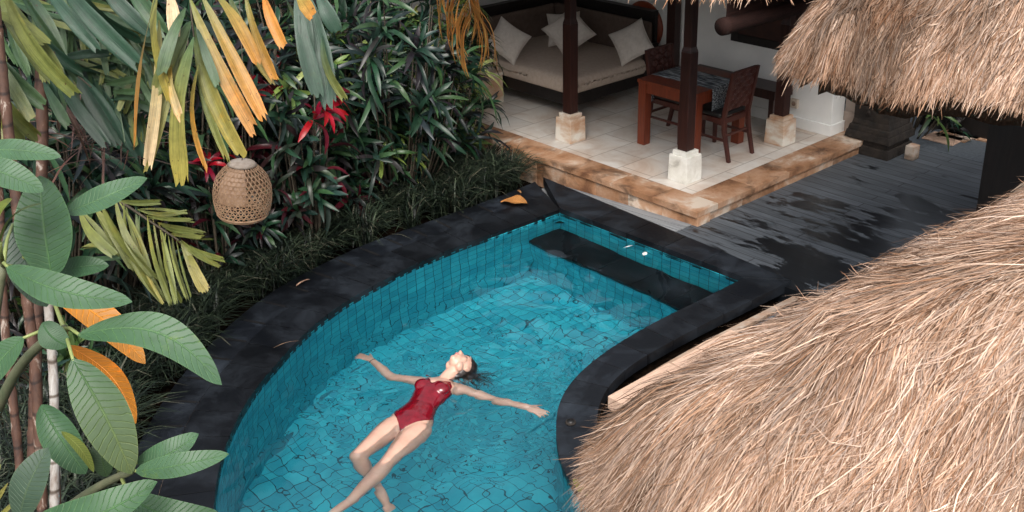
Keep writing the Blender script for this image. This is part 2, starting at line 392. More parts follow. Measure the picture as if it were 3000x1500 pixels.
def slab_strip(I, O, nsl, sub=5, z0=.0, z1=CZ, gap=.004, f0=0.0, f1=1.0, tone=(.75, 1.35)):
    I, O = match(I, O, nsl*sub+1)
    A = I+(O-I)*f0; B = I+(O-I)*f1
    for j in range(nsl):
        a = A[j*sub:(j+1)*sub+1].copy(); c = B[j*sub:(j+1)*sub+1].copy()
        for q in (a, c):
            q[0] += unit(q[1]-q[0])*gap/2; q[-1] -= unit(q[-1]-q[-2])*gap/2
        poly = list(a)+list(c[::-1])
        ar = sum(poly[i][0]*poly[(i+1) % len(poly)][1]-poly[(i+1) % len(poly)][0]*poly[i][1] for i in range(len(poly)))
        if ar < 0: poly = poly[::-1]
        o = len(cop.v); cop.prism(poly, z0, z1); k = rng.uniform(*tone); cop.c[o:] = [(k, k, k)]*(len(cop.v)-o)
# left side: an inner row of big slabs, an outer row with drain slots between the stones
slab_strip(IL, OL, 22, 6, -.02, CZ, .007, 0.0, .56, (.55, 1.1))
slab_strip(IL, OL, 24, 6, -.02, CZ-.004, .007, .568, 1.0, (.8, 1.9))
I_, O_ = match(IL, OL, 25)
for q in range(1, 24):
    a_ = I_[q]+(O_[q]-I_[q])*.60; b_ = I_[q]+(O_[q]-I_[q])*.90; t_ = unit(np.array([-(b_-a_)[1], (b_-a_)[0]]))*.011
    slots = MB(); slots.add([(*(a_-t_), CZ-.002), (*(a_+t_), CZ-.002), (*(b_+t_), CZ-.002), (*(b_-t_), CZ-.002)], [(0, 1, 2, 3)]); slots.build('drain_slot', M['blackleather'], pool)
ct_out = atp(1607, 531, CZ)[:2]; cr_out = np.array(OR[0])
slab_strip(resample([corner_top+[0, .0], corner_right], .2), resample([ct_out+[.02, .10], cr_out], .2), 5, 4, -.03, CZ+.012, .006, 0, 1, (.7, 1.5))
slab_strip(IR, OR, 13, 6, -.03, CZ+.004, .006, 0, 1, (.9, 1.6))
cop.build('coping', M['coping'], pool, bevel=.004, seg=1)
slab_keep = cop; cop = MB(); slab_strip(IR, OR, 1, 90, -.03, CZ-.001, 0, .03, .97, (1, 1)); slab_strip(IL, OL, 1, 160, -.03, CZ-.009, 0, .03, .97, (1, 1)); cop.build('joint_mortar', M['lip'], pool); cop = slab_keep
# overflow gutter lip on the right
def offset_line(L, dd):
    L = np.array(L); t = np.gradient(L, axis=0); t /= np.linalg.norm(t, axis=1)[:, None]; nrm = np.stack([t[:, 1], -t[:, 0]], 1); return L+nrm*dd
side = 1 if (offset_line(OR, .1)-OR)[3][1] < 0 else -1
lipA = offset_line(OR, side*.075); lipB = offset_line(OR, side*.135)
lipA[0] += [.1, 0]; lipB[0] += [.1, 0]
cop2 = cop; cop = MB(); slab_strip(lipA, lipB, 6, 10, -.22, -.025, .004, 0, 1, (1, 1)); cop.build('gutter_lip', M['lip'], pool, bevel=.004, seg=1)
cop = MB(); slab_strip(offset_line(OR, side*-.02), offset_line(OR, side*.35), 1, 80, -.24, -.12, 0, 0, 1, (.3, .3)); cop.build('gutter', M['coping'], pool)
# small drain cap on the coping
p = atp(1672, 1239, CZ+.006)
dr = empty('drain_cap', p, 'small dark drain cap with a wet white rim on the curved black coping', 'drain cap')
mb = MB(); mb.tube([p, p+[0, 0, .012]], [.035, .032], 14); mb.build('cap_ring', M['carved'], dr)
mb = MB(); mb.tube([p+[0, 0, .011], p+[0, 0, .015]], [.024, .024], 14); mb.build('cap_plug', M['blackleather'], dr)

# water
WX0, WY0, WX1, WY1 = ring[:, 0].min()-.02, ring[:, 1].min()-.02, ring[:, 0].max()+.02, ring[:, 1].max()+.02
stp = 0.016; gx = np.arange(WX0, WX1, stp); gy = np.arange(WY0, WY1, stp)
X, Y = np.meshgrid(gx, gy, indexing='ij')
def inside(px, py, poly):
    r = np.zeros(px.shape, bool); n = len(poly)
    for i in range(n):
        x0, y0_ = poly[i]; x1, y1_ = poly[(i+1) % n]
        c = ((y0_ > py) != (y1_ > py)) & (px < (x1-x0)*(py-y0_)/(y1_-y0_+1e-12)+x0); r ^= c
    return r
BODY = atp(1240, 1180, 0)[:2]; HANDL = atp(1570, 1195, 0)[:2]
Rr = np.hypot(X-BODY[0], Y-BODY[1]); Rh = np.hypot(X-HANDL[0], Y-HANDL[1])
Zw = np.zeros_like(X)
lat = []
def vnoise(X, Y, sc, seed, asp=1.0, ang=0.0):
    """smooth lattice noise, vectorised"""
    r = np.random.default_rng(seed); T = r.uniform(-1, 1, (256, 256))
    c, s_ = math.cos(ang), math.sin(ang); U = (X*c+Y*s_)*sc; W = (-X*s_+Y*c)*sc*asp
    i = np.floor(U).astype(int); j = np.floor(W).astype(int); f = U-i; g = W-j
    f = f*f*f*(f*(f*6-15)+10); g = g*g*g*(g*(g*6-15)+10)
    q = lambda a, b_: T[a % 256, b_ % 256]
    return (q(i, j)*(1-f)+q(i+1, j)*f)*(1-g)+(q(i, j+1)*(1-f)+q(i+1, j+1)*f)*g
amp = 0.16+1.0*np.exp(-(Rr/1.0)**2)+1.0*np.exp(-(Rh/.7)**2)
def warp(X, Y, k, seed): return X+k*vnoise(X, Y, 2.2, seed), Y+k*vnoise(X, Y, 2.2, seed+1)
Xw, Yw = warp(X, Y, .12, 31)
Zw = .0085*vnoise(Xw, Yw, 2.1, 1)+.0045*vnoise(Xw, Yw, 4.6, 2, 1.3, .7)
rid = 1-np.abs(vnoise(Xw, Yw, 6.5, 3, 1.2, .3)); rid2 = 1-np.abs(vnoise(Xw, Yw, 12, 4, 1.4, 1.2))
Zw += amp*(.0050*rid**3+.0014*rid2**3)+(1.2*np.exp(-(Rh/.55)**2)+.9*np.exp(-((Rr-.35)/.35)**2)+.05)*(.0042*rid2**3+.0030*vnoise(Xw, Yw, 24, 5))
Zw += .0035*np.sin(Rr*26)*np.exp(-(Rr-.5)**2/.35)*vnoise(X, Y, 1.5, 9)
Zw -= Zw.mean()
ins = inside(X+stp/2, Y+stp/2, ring)
ii, jj = np.nonzero(ins[:-1, :-1]); ny = len(gy)
F = np.stack([ii*ny+jj, (ii+1)*ny+jj, (ii+1)*ny+jj+1, ii*ny+jj+1], 1)
used, inv = np.unique(F, return_inverse=True)
me = fast_mesh('water', np.stack([X, Y, Zw], 2).reshape(-1, 3)[used], inv.reshape(F.shape), smooth=True)
m, nt, b = newmat('pool water')
nt.nodes.remove(b); g = N(nt, 'ShaderNodeBsdfGlass', IOR=1.33, Roughness=0.0); g.inputs['Color'].default_value = (.93, .985, 1, 1)
nt.links.new(g.outputs[0], nt.nodes['Material Output'].inputs['Surface'])
wo = link('water', me, None, m); tag(wo, 'clear rippled pool water around the floating swimmer', None, None, 'structure')

# ================================================================== GROUND, DECK, TERRACE
mb = MB(); g0 = -0.16
hole = [tuple(p) for p in offset_line(ring, 0)]
bm = bmesh.new()
G = 60
outer = [bm.verts.new((x, y, g0)) for x, y in ((-G, -G), (G, -G), (G, G), (-G, G))]
inn = [bm.verts.new((p[0], p[1], g0)) for p in ring[::2]]
es = [bm.edges.new((outer[i], outer[(i+1) % 4])) for i in range(4)]+[bm.edges.new((inn[i], inn[(i+1) % len(inn)])) for i in range(len(inn))]
bmesh.ops.triangle_fill(bm, edges=es, use_beauty=True)
bm.normal_update()
for f in bm.faces:
    if f.normal.z < 0: f.normal_flip()
me = bpy.data.meshes.new('ground'); bm.to_mesh(me); bm.free()
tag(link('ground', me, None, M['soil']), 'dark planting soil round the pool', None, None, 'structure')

DZ = 0.03
m, nt, b = newmat('wet timber deck')
v = geo_pos(nt); grain = noise_tex(nt, geo_pos(nt, (14, .7, 1)), 4, 6, .7)
pl = N(nt, 'ShaderNodeTexBrick', offset=0.4, Scale=1.0, **{'Mortar Size': 0.006, 'Mortar Smooth': .3, 'Brick Width': 2.4, 'Row Height': 0.12, 'Bias': 0.0})
pl.inputs['Color1'].default_value = (.82, .82, .82, 1); pl.inputs['Color2'].default_value = (1.15, 1.15, 1.15, 1); pl.inputs['Mortar'].default_value = (.22, .22, .22, 1)
nt.links.new(geo_pos(nt, (1, 1, 1), (0, 0, rad(90))), pl.inputs['Vector'])
dry = ramp(nt, grain, [(.3, (.038, .045, .054)), (.7, (.108, .122, .138))])
drc = mixc(nt, 1, dry.outputs['Color'], pl.outputs['Color'], 'MULTIPLY')
# wet patches: noise drawn out along the planks, thickest by the pool corner
wn_ = noise_tex(nt, geo_pos(nt, (2.6, .8, 1)), 1.35, 10, .70, .3)
vd = N(nt, 'ShaderNodeVectorMath', operation='DISTANCE'); nt.links.new(geo_pos(nt, (.7, 1, 0)), vd.inputs[0]); vd.inputs[1].default_value = (6.95*.7, 3.95, 0)
mr = N(nt, 'ShaderNodeMapRange', **{'From Min': 0.3, 'From Max': 2.4, 'To Min': 0.085, 'To Max': -0.11}); nt.links.new(vd.outputs['Value'], mr.inputs['Value'])
ad = N(nt, 'ShaderNodeMath', operation='ADD'); nt.links.new(wn_, ad.inputs[0]); nt.links.new(mr.outputs[0], ad.inputs[1])
wet = ramp(nt, ad.outputs[0], [(.50, (0, 0, 0)), (.525, (1, 1, 1))])
wc = mixc(nt, wet.outputs['Color'], drc, mixc(nt, 1, drc, (.10, .11, .125), 'MULTIPLY'))
nt.links.new(wc, b.inputs['Base Color'])
rf = ramp(nt, wet.outputs['Color'], [(0, (.62,)*3), (1, (.32,)*3)]); nt.links.new(rf.outputs['Color'], b.inputs['Roughness'])
bump(nt, b, pl.outputs['Fac'], -.5, .006)
M['deck'] = m
mb = MB()
mb.box((6.70, -6, -.12), (16, 5.60, DZ)); mb.box((5.2, -6, -.121), (6.698, 4.12, DZ))
mb.build('deck', M['deck'], None); tag(bpy.data.objects['deck'], 'dark grey weathered plank deck with wet patches', None, None, 'structure')
# strip between coping and terrace, sinking to the left
m2_ = plain('dry grey boards', [(.13, .14, .15), (.24, .25, .26)], 4, .7, (14, .6, 1), .3, .004)
mb = MB(); k = 4
for i in range(k):
    xa, xb = 6.86+.085*i, 6.86+.085*(i+1)-.008
    mb.add([(xa, 4.3+2.0*0+1.31, DZ+.002), (xb, 5.61, DZ+.002), (xb, 7.35, -.06), (xa, 7.35, -.06), (xa, 5.61, -.10), (xb, 5.61, -.10), (xb, 7.35, -.14), (xa, 7.35, -.14)],
           [(0, 1, 2, 3), (7, 6, 5, 4), (0, 4, 5, 1), (1, 5, 6, 2), (2, 6, 7, 3), (3, 7, 4, 0)])
o = mb.build('board_strip', m2_); tag(o, 'pale grey board strip between the coping and the terrace', None, None, 'structure')

# far path
mb = MB(); mb.box((10.4, 2.0, DZ+.001), (16, 8, DZ+.004)); 
m3_ = plain('grey path stone', [(.045, .055, .068), (.085, .10, .115)], 30, .8, bs=.3, bd=.005)
tag(mb.build('path', m3_), 'blue grey stone path beyond the deck', None, None, 'structure')

# ---- pavilion
pav = empty('pavilion', (8.4, 7, 0), 'open thatched pavilion with pale tiled terrace, sandstone edge and dark red posts', 'pavilion')
TZ = 0.17
TX0, TX1, TY0, TY1 = 7.10, 9.75, 5.54, 11.6
KW = .31
m, nt, b = newmat('cream terrace tile')
v = geo_pos(nt)
bt = N(nt, 'ShaderNodeTexBrick', offset=0.5, Scale=1.0, **{'Mortar Size': 0.006, 'Mortar Smooth': .2, 'Brick Width': .6, 'Row Height': .4, 'Bias': 0.0})
bt.inputs['Color1'].default_value = (.90, .90, .90, 1); bt.inputs['Color2'].default_value = (1.06, 1.04, 1.02, 1); bt.inputs['Mortar'].default_value = (.58, .53, .48, 1)
nt.links.new(v, bt.inputs['Vector'])
f = noise_tex(nt, v, 2.6, 9, .62, .6); r = ramp(nt, f, [(.33, (.50, .40, .33)), (.46, (.58, .52, .465)), (.62, (.67, .645, .61))])
nt.links.new(mixc(nt, 1, r.outputs['Color'], bt.outputs['Color'], 'MULTIPLY'), b.inputs['Base Color']); b.inputs['Roughness'].default_value = .45
M['terrace'] = m
mb = MB(); mb.box((TX0+KW, TY0+KW, -.16), (TX1+.6, TY1, TZ-.001)); mb.build('terrace_floor', M['terrace'], pav)
m, nt, b = newmat('stained sandstone')
v = geo_pos(nt); av_ = N(nt, 'ShaderNodeAttribute', attribute_name='Col'); sv_ = N(nt, 'ShaderNodeVectorMath', operation='SCALE', Scale=60.0); nt.links.new(av_.outputs['Vector'], sv_.inputs[0]); vv_ = N(nt, 'ShaderNodeVectorMath', operation='ADD'); nt.links.new(v, vv_.inputs[0]); nt.links.new(sv_.outputs[0], vv_.inputs[1])
f = noise_tex(nt, vv_.outputs[0], 1.9, 9, .64, .35); f2 = noise_tex(nt, geo_pos(nt, (1, 1, 2.2)), 3.7, 7, .6, .5)
r = ramp(nt, f, [(.32, (.12, .05, .022)), (.43, (.28, .14, .07)), (.54, (.38, .23, .145)), (.62, (.50, .42, .35))])
a = N(nt, 'ShaderNodeAttribute', attribute_name='Col')
c = mixc(nt, 1, r.outputs['Color'], a.outputs['Color'], 'MULTIPLY')
dk = ramp(nt, f2, [(.36, (.22, .20, .18)), (.50, (1, 1, 1))])
nt.links.new(mixc(nt, .8, c, mixc(nt, 1, c, dk.outputs['Color'], 'MULTIPLY')), b.inputs['Base Color']); b.inputs['Roughness'].default_value = .75
bump(nt, b, f, .35, .01)
M['sandstone'] = m
mb = MB()
def kerbslab(lo, hi):
    o = len(mb.v); mb.box(lo, hi); k = rng.uniform(.85, 1.15); mb.c[o:] = [(k, k*.99, k*.97)]*8
y = TY0
while y < TY1-.1:
    kerbslab((TX0, y+.001, TZ-.055), (TX0+KW-.002, min(y+.52, TY1)-.002, TZ+.006)); y += .52
x = TX0+KW
while x < TX1+.5:
    kerbslab((x+.001, TY0, TZ-.055), (min(x+.55, TX1+.6)-.002, TY0+KW-.002, TZ+.006)); x += .55
mb.build('kerb_top', M['sandstone'], pav, bevel=.006, seg=2)
mb = MB(); y = TY0
while y < TY1-.1:
    kerbslab((TX0+.022, y+.002, -.3), (TX0+.2, min(y+.42, TY1)-.002, TZ-.056)); y += .42
x = TX0+.205
while x < TX1+.5:
    kerbslab((x+.001, TY0+.022, -.3), (min(x+.5, TX1+.6)-.002, TY0+.2, TZ-.056)); x += .5
mb.build('kerb_face', M['sandstone'], pav, bevel=.005, seg=1)
# walls
WX = 9.70
mb = MB(); mb.box((WX, 5.87, TZ-.02), (WX+.24, 11.6, 3.2)); mb.build('wall', M['plaster'], pav, bevel=.006)
mb = MB(); mb.box((TX0+.3, 10.45, TZ-.02), (WX-.002, 10.65, 3.2)); mb.build('wall', M['plaster'], pav, bevel=.006)
mb = MB(); mb.box((WX-.022, 5.86, TZ), (WX-.001, 10.4, TZ+.12)); mb.box((WX-.022, 5.848, TZ), (WX+.24, 5.868, TZ+.12)); mb.build('skirting', M['plaster'], pav, bevel=.004, seg=1)
mb = MB(); mb.box((WX+.27, 5.40, 0), (WX+.50, 5.88, 2.6)); mb.box((WX+.245, 5.385, 0), (WX+.50, 5.40, TZ+.22)); mb.box((WX+.245, 5.40, 0), (WX+.268, 5.88, TZ+.22))
mb.build('end_pier', M['greyplaster'], pav, bevel=.006)
# posts on stone bases
m, nt, b = newmat('pale stone base')
v = geo_pos(nt); f = noise_tex(nt, geo_pos(nt, (1, 1, 2)), 3.5, 7, .6, .1); r = ramp(nt, f, [(.36, (.45, .26, .15)), (.50, (.56, .44, .34)), (.60, (.66, .62, .55))])
nt.links.new(r.outputs['Color'], b.inputs['Base Color']); b.inputs['Roughness'].default_value = .7; bump(nt, b, noise_tex(nt, v, 40, 4), .3, .004); M['basestone'] = m
m, nt, b = newmat('white stone base')
v = geo_pos(nt); f = noise_tex(nt, v, 7, 7, .6, .4); r = ramp(nt, f, [(.3, (.42, .40, .35)), (.42, (.62, .60, .54)), (.6, (.74, .73, .68))])
nt.links.new(r.outputs['Color'], b.inputs['Base Color']); b.inputs['Roughness'].default_value = .7; bump(nt, b, noise_tex(nt, v, 40, 4), .3, .004); M['basewhite'] = m
def frustum(mb, cx, cy, z0, z1, h0, h1):
    v = [(cx-h0, cy-h0, z0), (cx+h0, cy-h0, z0), (cx+h0, cy+h0, z0), (cx-h0, cy+h0, z0), (cx-h1, cy-h1, z1), (cx+h1, cy-h1, z1), (cx+h1, cy+h1, z1), (cx-h1, cy+h1, z1)]
    mb.add(v, [(3, 2, 1, 0), (4, 5, 6, 7), (0, 1, 5, 4), (1, 2, 6, 5), (2, 3, 7, 6), (3, 0, 4, 7)])
def base_center(px, py, half):
    p = atp(px, py, TZ); return p[0]+half, p[1]+half
posts = [(2010, 543, .115, 'basewhite', 'dark red post on a plain white stone base at the terrace corner'),
         (1671, 424, .115, 'basestone', 'dark red post on a rust stained stone base in front of the daybed'),
         (2292, 432, .115, 'basestone', 'dark red post on a rust streaked stone base beside the white wall')]
for px, py, hf, bmn, lab in posts:
    cx, cy = base_center(px, py, hf)
    mb = MB(); hp = .056
    mb.box((cx-hp, cy-hp, TZ+.302), (cx+hp, cy+hp, TZ+1.25)); frustum(mb, cx, cy, TZ+1.251, TZ+1.30, hp, hp-.012); mb.box((cx-hp+.012, cy-hp+.012, TZ+1.30), (cx+hp-.012, cy+hp-.012, 2.9))
    po = mb.build('post', M['darkwood'], pav, bevel=.004); po['label'] = lab
    mb = MB(); frustum(mb, cx, cy, TZ, TZ+.26, hf, hf-.006); mb.box((cx-hf+.028, cy-hf+.028, TZ+.26), (cx+hf-.028, cy+hf-.028, TZ+.302))
    mb.build('stone_base', M[bmn], po, bevel=.006)
# wall post beside the daybed
wd_ = raydir(1692, 120); wpy = wd_[1]*(WX-.08)/wd_[0]
mb = MB(); mb.box((WX-.13, wpy-.06, TZ), (WX-.024, wpy+.06, 2.9)); mb.box((WX-.15, wpy-.012, TZ+1.2), (WX-.13, wpy+.012, TZ+1.24)); mb.build('wall_post', M['darkwood'], pav, bevel=.004)

# ---- daybed
BZ = TZ+.30                                        # underside of the mattress
bc = at(1437, 243, BZ)
BX0, BY0 = bc[0], bc[1]; BX1 = WX-.06; BY1 = BY0+1.75
MT = BZ+.20
bed = empty('daybed', ((BX0+BX1)/2, (BY0+BY1)/2, TZ), 'dark wooden corner daybed with a thick beige mattress behind the post', 'daybed')
mb = MB()
mb.box((BX0+.03, BY0+.03, BZ-.13), (BX1, BY0+.07, BZ)); mb.box((BX0+.03, BY0+.072, BZ-.13), (BX0+.07, BY1, BZ)); mb.box((BX0+.072, BY0+.072, BZ-.04), (BX1, BY1, BZ-.002))
mb.build('bed_frame', M['blackwood'], bed, bevel=.004)
for (px, py) in ((BX0+.04, BY0+.04), (BX1-.12, BY0+.04), (BX0+.04, BY1-.12), (BX1-.12, BY1-.12)):
    mb = MB(); mb.box((px+.032, py+.032, TZ), (px+.11, py+.11, BZ-.131)); mb.build('leg', M['blackwood'], bed, bevel=.004)
# mattress: rounded box with gathered cloth at the near corner
def soft_box(lo, hi, n=(60, 60, 8), r=.045, wr=None):
    bm = bmesh.new(); lo = np.array(lo); hi = np.array(hi); c = (lo+hi)/2; h = (hi-lo)/2
    V = []; idx = {}; F = []
    def vid(p):
        k = tuple(np.round(p, 5))
        if k not in idx: idx[k] = len(V); V.append(np.array(p))
        return idx[k]
    for ax in range(3):
        u, v_ = [a for a in range(3) if a != ax]
        for sgn in (-1, 1):
            for i in range(n[u]):
                for j in range(n[v_]):
                    q = []
                    for di, dj in ((0, 0), (1, 0), (1, 1), (0, 1)):
                        p = np.zeros(3); p[ax] = sgn*h[ax]; p[u] = -h[u]+2*h[u]*(i+di)/n[u]; p[v_] = -h[v_]+2*h[v_]*(j+dj)/n[v_]; q.append(vid(p))
                    F.append(tuple(q if (sgn > 0) == (ax != 1) else q[::-1]))
    V = np.array(V); inner = np.clip(V, -(h-r), h-r); d = V-inner; L = np.linalg.norm(d, axis=1)[:, None]
    V = inner+np.where(L > 1e-9, d/np.maximum(L, 1e-9)*r, d)
    if wr is not None: V = wr(V, h)
    return V+c, F
def wr(V, h):
    V = V.copy()
    # gathers on the two visible sides, strongest at the near corner
    side = np.clip(1-np.abs(V[:, 2])/h[2]*.6, 0, 1)
    for ax, ot in ((0, 1), (1, 0)):
        on = np.clip((-V[:, ax]-(h[ax]-.05))/.05, 0, 1); dist = V[:, ot]+h[ot]
        V[:, ax] += on*side*.012*np.sin(dist*85+3*np.sin(dist*17)+V[:, 2]*9)*np.exp(-dist/.45)
    V[:, 2] += .010*np.sin(V[:, 0]*4+1)*np.sin(V[:, 1]*3.1)*(V[:, 2] > 0)
    edge = np.minimum(h[0]-np.abs(V[:, 0]), h[1]-np.abs(V[:, 1])); V[:, 2] -= (V[:, 2] > 0)*.03*np.exp(-edge/.12)
    return V
V, F = soft_box((BX0, BY0, BZ), (BX1-.12, BY1, MT), (70, 80, 8), .05, wr)
mb = MB(); mb.add(V, F, smooth=True); mb.build('mattress', M['bedcloth'], bed)
BT = MT+.42
mb = MB(); mb.box((BX1-.05, BY0+.1, BZ), (BX1, BY1+.0, BT)); mb.box((BX0+.1, BY1+.01, BZ), (BX1, BY1+.06, BT)); mb.box((BX1-.10, BY0+.1, BT+.002), (BX1+.01, BY1+.06, BT+.07)); mb.box((BX0+.1, BY1-.05, BT+.002), (BX1-.104, BY1+.06, BT+.07))
mb.box((BX1-.32, BY0+.0, BZ-.04), (BX1-.09, BY0+.045, MT+.14))
mb.build('backrest', M['blackwood'], bed, bevel=.006)
V, F = soft_box((BX1-.118, BY0+.12, BZ+.05), (BX1-.052, BY1-.005, BT-.06), (3, 30, 12), .03); mb = MB(); mb.add(V, F, smooth=True); mb.build('back_cushion', M['brownfab'], bed)
V, F = soft_box((BX0+.12, BY1-.06, BZ+.05), (BX1-.12, BY1+.005, BT-.06), (30, 3, 12), .03); mb = MB(); mb.add(V, F, smooth=True); mb.build('back_cushion', M['brownfab'], bed)

def pillow(c, nrm, up, s, label, puff=.085):
    """square cushion standing on one corner"""
    c = np.array(c); nrm = unit(nrm); up = np.array(up, float); up = unit(up-nrm*(up@nrm)); sd = np.cross(up, nrm)
    n = 22; V = []; F = []
    for sg in (1, -1):
        for i in range(n+1):
            for j in range(n+1):
                a, b_ = -1+2*i/n, -1+2*j/n
                pin = 1-.10*(1-a*a)*(b_*b_)-.0; pin2 = 1-.10*(1-b_*b_)*(a*a)
                th = puff*((1-a**2)*(1-b_**2))**.45
                wrk = .004*math.sin(9*a+5*b_+c[0]*7)*(1-a*a)*(1-b_*b_)
                V.append(c+sd*(a*s/2*pin2)+up*(b_*s/2*pin)+nrm*sg*(th+wrk))
    o = (n+1)**2
    for i in range(n):
        for j in range(n):
            q = (i*(n+1)+j, (i+1)*(n+1)+j, (i+1)*(n+1)+j+1, i*(n+1)+j+1)
            F.append(q[::-1]); F.append(tuple(k+o for k in q))
    me = bpy.data.meshes.new('cushion'); bm = bmesh.new(); vs = [bm.verts.new(v) for v in V]
    for f in F:
        try: bm.faces.new([vs[k] for k in f])
        except ValueError: pass
    bmesh.ops.remove_doubles(bm, verts=bm.verts, dist=.0008); bmesh.ops.recalc_face_normals(bm, faces=bm.faces)
    for f in bm.faces: f.smooth = True
    bm.to_mesh(me); bm.free()
    o = link('cushion', me, None, M['cream']); tag(o, label, 'cushion', 'cream cushions on the daybed')
    # piping along the edge
    per = []
    for a, b_ in [(-1+2*k/12, -1) for k in range(12)]+[(1, -1+2*k/12) for k in range(12)]+[(1-2*k/12, 1) for k in range(12)]+[(-1, 1-2*k/12) for k in range(13)]:
        per.append(c+sd*(a*s/2*(1-.10*(1-b_*b_)*(a*a)))+up*(b_*s/2*(1-.10*(1-a*a)*(b_*b_))))
    q = MB(); q.tube(per, .005, 6); q.build('piping', M['cream'], o)
    return o
dg = math.sqrt(.5)
pc = at(1276, 99, MT+.23); pc = np.array([pc[0], pc[1], MT+.235])
def along(px, py, z): return at(px, py, z)
pl_ = along(1277, 103, MT+.22); pm_ = along(1431, 80, MT+.24); pr_ = along(1589, 106, MT+.22)
pillow(pl_, (-.35, -.8, .5), (.75, .0, .75), .42, 'cream cushion leaning at the left end of the daybed')
pillow(pm_, (-.65, -.6, .45), (.30, -.42, .85) if False else (.62, -.58, .75), .46, 'cream cushion in the daybed corner behind the dark post')
pillow(pm_+[.12, .20, -.02], (-.65, -.6, .45), (.1, .2, 1), .40, 'half hidden cream cushion at the back of the daybed corner')
pillow(pr_, (-.8, -.35, .5), (.1, .62, .75), .42, 'cream cushion leaning at the right end of the daybed')

# ---- wall things
p = at(1616, 64, TZ+1.15)
fan = empty('wall_disc', (WX-.03, p[1], TZ+1.1), 'round orange red lacquered disc on the wall above the daybed', 'wall decoration')
t_ = (WX-.03)/raydir(1616, 66)[0]; pz = CAMZ+raydir(1616, 66)[2]*t_; py_ = raydir(1616, 66)[1]*t_
V = []; F = []; nn = 40; R_ = .30
mb = MB(); mb.tube([(WX-.002, py_, pz), (WX-.03, py_, pz)], [R_, R_-.01], nn); mb.build('disc', M['orangefan'], fan)
mb = MB(); mb.tube([(WX-.03, py_, pz), (WX-.05, py_, pz)], [.035, .025], 16); mb.build('boss', M['orangefan'], fan)
def wallpt(px, py, x=None):
    d = raydir(px, py); x = WX if x is None else x; t = x/d[0]; return np.array([x, d[1]*t, CAMZ+d[2]*t])
p = wallpt(2001, 259)
sk = empty('wall_socket', p, 'small beige electric socket box on the white wall', 'socket')
mb = MB(); mb.box((WX-.035, p[1]-.045, p[2]-.05), (WX-.001, p[1]+.045, p[2]+.05)); mb.build('housing', M['grey'], sk, bevel=.006)
mb = MB(); mb.tube([(WX-.0352, p[1]+.0, p[2]), (WX-.038, p[1], p[2])], [.026, .024], 16); mb.build('plate', M['lip'], sk)
# dark picture panel and rolled blind
a_ = wallpt(1843, 100); b_ = wallpt(1940, 125)
pic = empty('wall_panel', (WX-.03, (a_[1]+b_[1])/2, a_[2]), 'dark framed picture panel high on the white wall behind the rolled blind', 'picture')
mb = MB(); ya, yb = a_[1], a_[1]-.95; z0 = a_[2]; zt = z0+.8
for lo, hi in (((ya-.09, z0), (ya, zt)), ((yb, z0), (yb+.09, zt)), ((yb+.091, z0), (ya-.091, z0+.09)), ((yb+.091, zt-.09), (ya-.091, zt))):
    mb.box((WX-.04, min(lo[0], hi[0]), lo[1]), (WX-.002, max(lo[0], hi[0]), hi[1]))
mb.build('frame', M['blackwood'], pic, bevel=.004)
mb = MB(); mb.box((WX-.025, yb+.09, z0+.09), (WX-.003, ya-.09, zt-.09)); mb.build('panel', plain('picture panel', [(.02, .009, .007), (.06, .022, .015)], 6, .5, bs=.2), pic)
e0 = at(1815, 68, 2.02); e0 = np.array([e0[0], e0[1], 2.02]); e1 = e0+np.array([1.75, 0.0, .0])
bl = empty('rolled_blind', e0, 'rolled dark bamboo blind hanging under the pavilion eave', 'blind')
mb = MB(); pts = [e0+(e1-e0)*t for t in np.linspace(0, 1, 30)]; mb.tube(pts, [.068+.003*math.sin(i*2.1) for i in range(30)], 22)
m, nt, b = newmat('dark bamboo'); f = noise_tex(nt, geo_pos(nt, (1.5, 60, 60)), 3, 4); r = ramp(nt, f, [(.3, (.008, .004, .004)), (.7, (.03, .013, .010))]); nt.links.new(r.outputs['Color'], b.inputs['Base Color']); b.inputs['Roughness'].default_value = .85; b.inputs['Specular IOR Level'].default_value = .15; bump(nt, b, f, .5, .006)
mb.build('roll', m, bl)
mb = MB(); mb.box((e0[0]+.05, e0[1]-.01, 2.09), (e1[0], e0[1]+.0, 2.5)); mb.build('hanging_slats', m, bl)

# ---- table, runner, chairs, bench
TT = TZ+.70
la = atp(1879, 424, TZ); lb = atp(2166, 421, TZ)
tx0, tx1 = la[0], lb[0]+.07; ty1, ty0 = la[1]+.06, lb[1]
tb = empty('dining_table', ((tx0+tx1)/2, (ty0+ty1)/2, TZ), 'square red brown wooden table with thick legs under a grey runner', 'table')
lw = .095
mb = MB(); mb.box((tx0-.01, ty0-.01, TT-.035), (tx1+.01, ty1+.01, TT)); mb.build('table_top', M['redwood'], tb, bevel=.004)
mb = MB(); a = .10
mb.box((tx0+.012, ty0+lw+.001, TT-.035-a), (tx0+.04, ty1-lw-.001, TT-.036)); mb.box((tx1-.04, ty0+lw+.001, TT-.035-a), (tx1-.012, ty1-lw-.001, TT-.036))
mb.box((tx0+lw+.001, ty0+.012, TT-.035-a), (tx1-lw-.001, ty0+.04, TT-.036)); mb.box((tx0+lw+.001, ty1-.04, TT-.035-a), (tx1-lw-.001, ty1-.012, TT-.036)); mb.build('apron', M['redwood'], tb, bevel=.003)
for px, py in ((tx0, ty0), (tx1-lw, ty0), (tx0, ty1-lw), (tx1-lw, ty1-lw)):
    mb = MB(); mb.box((px, py, TZ), (px+lw, py+lw, TT-.036)); mb.build('leg', M['redwood'], tb, bevel=.004)
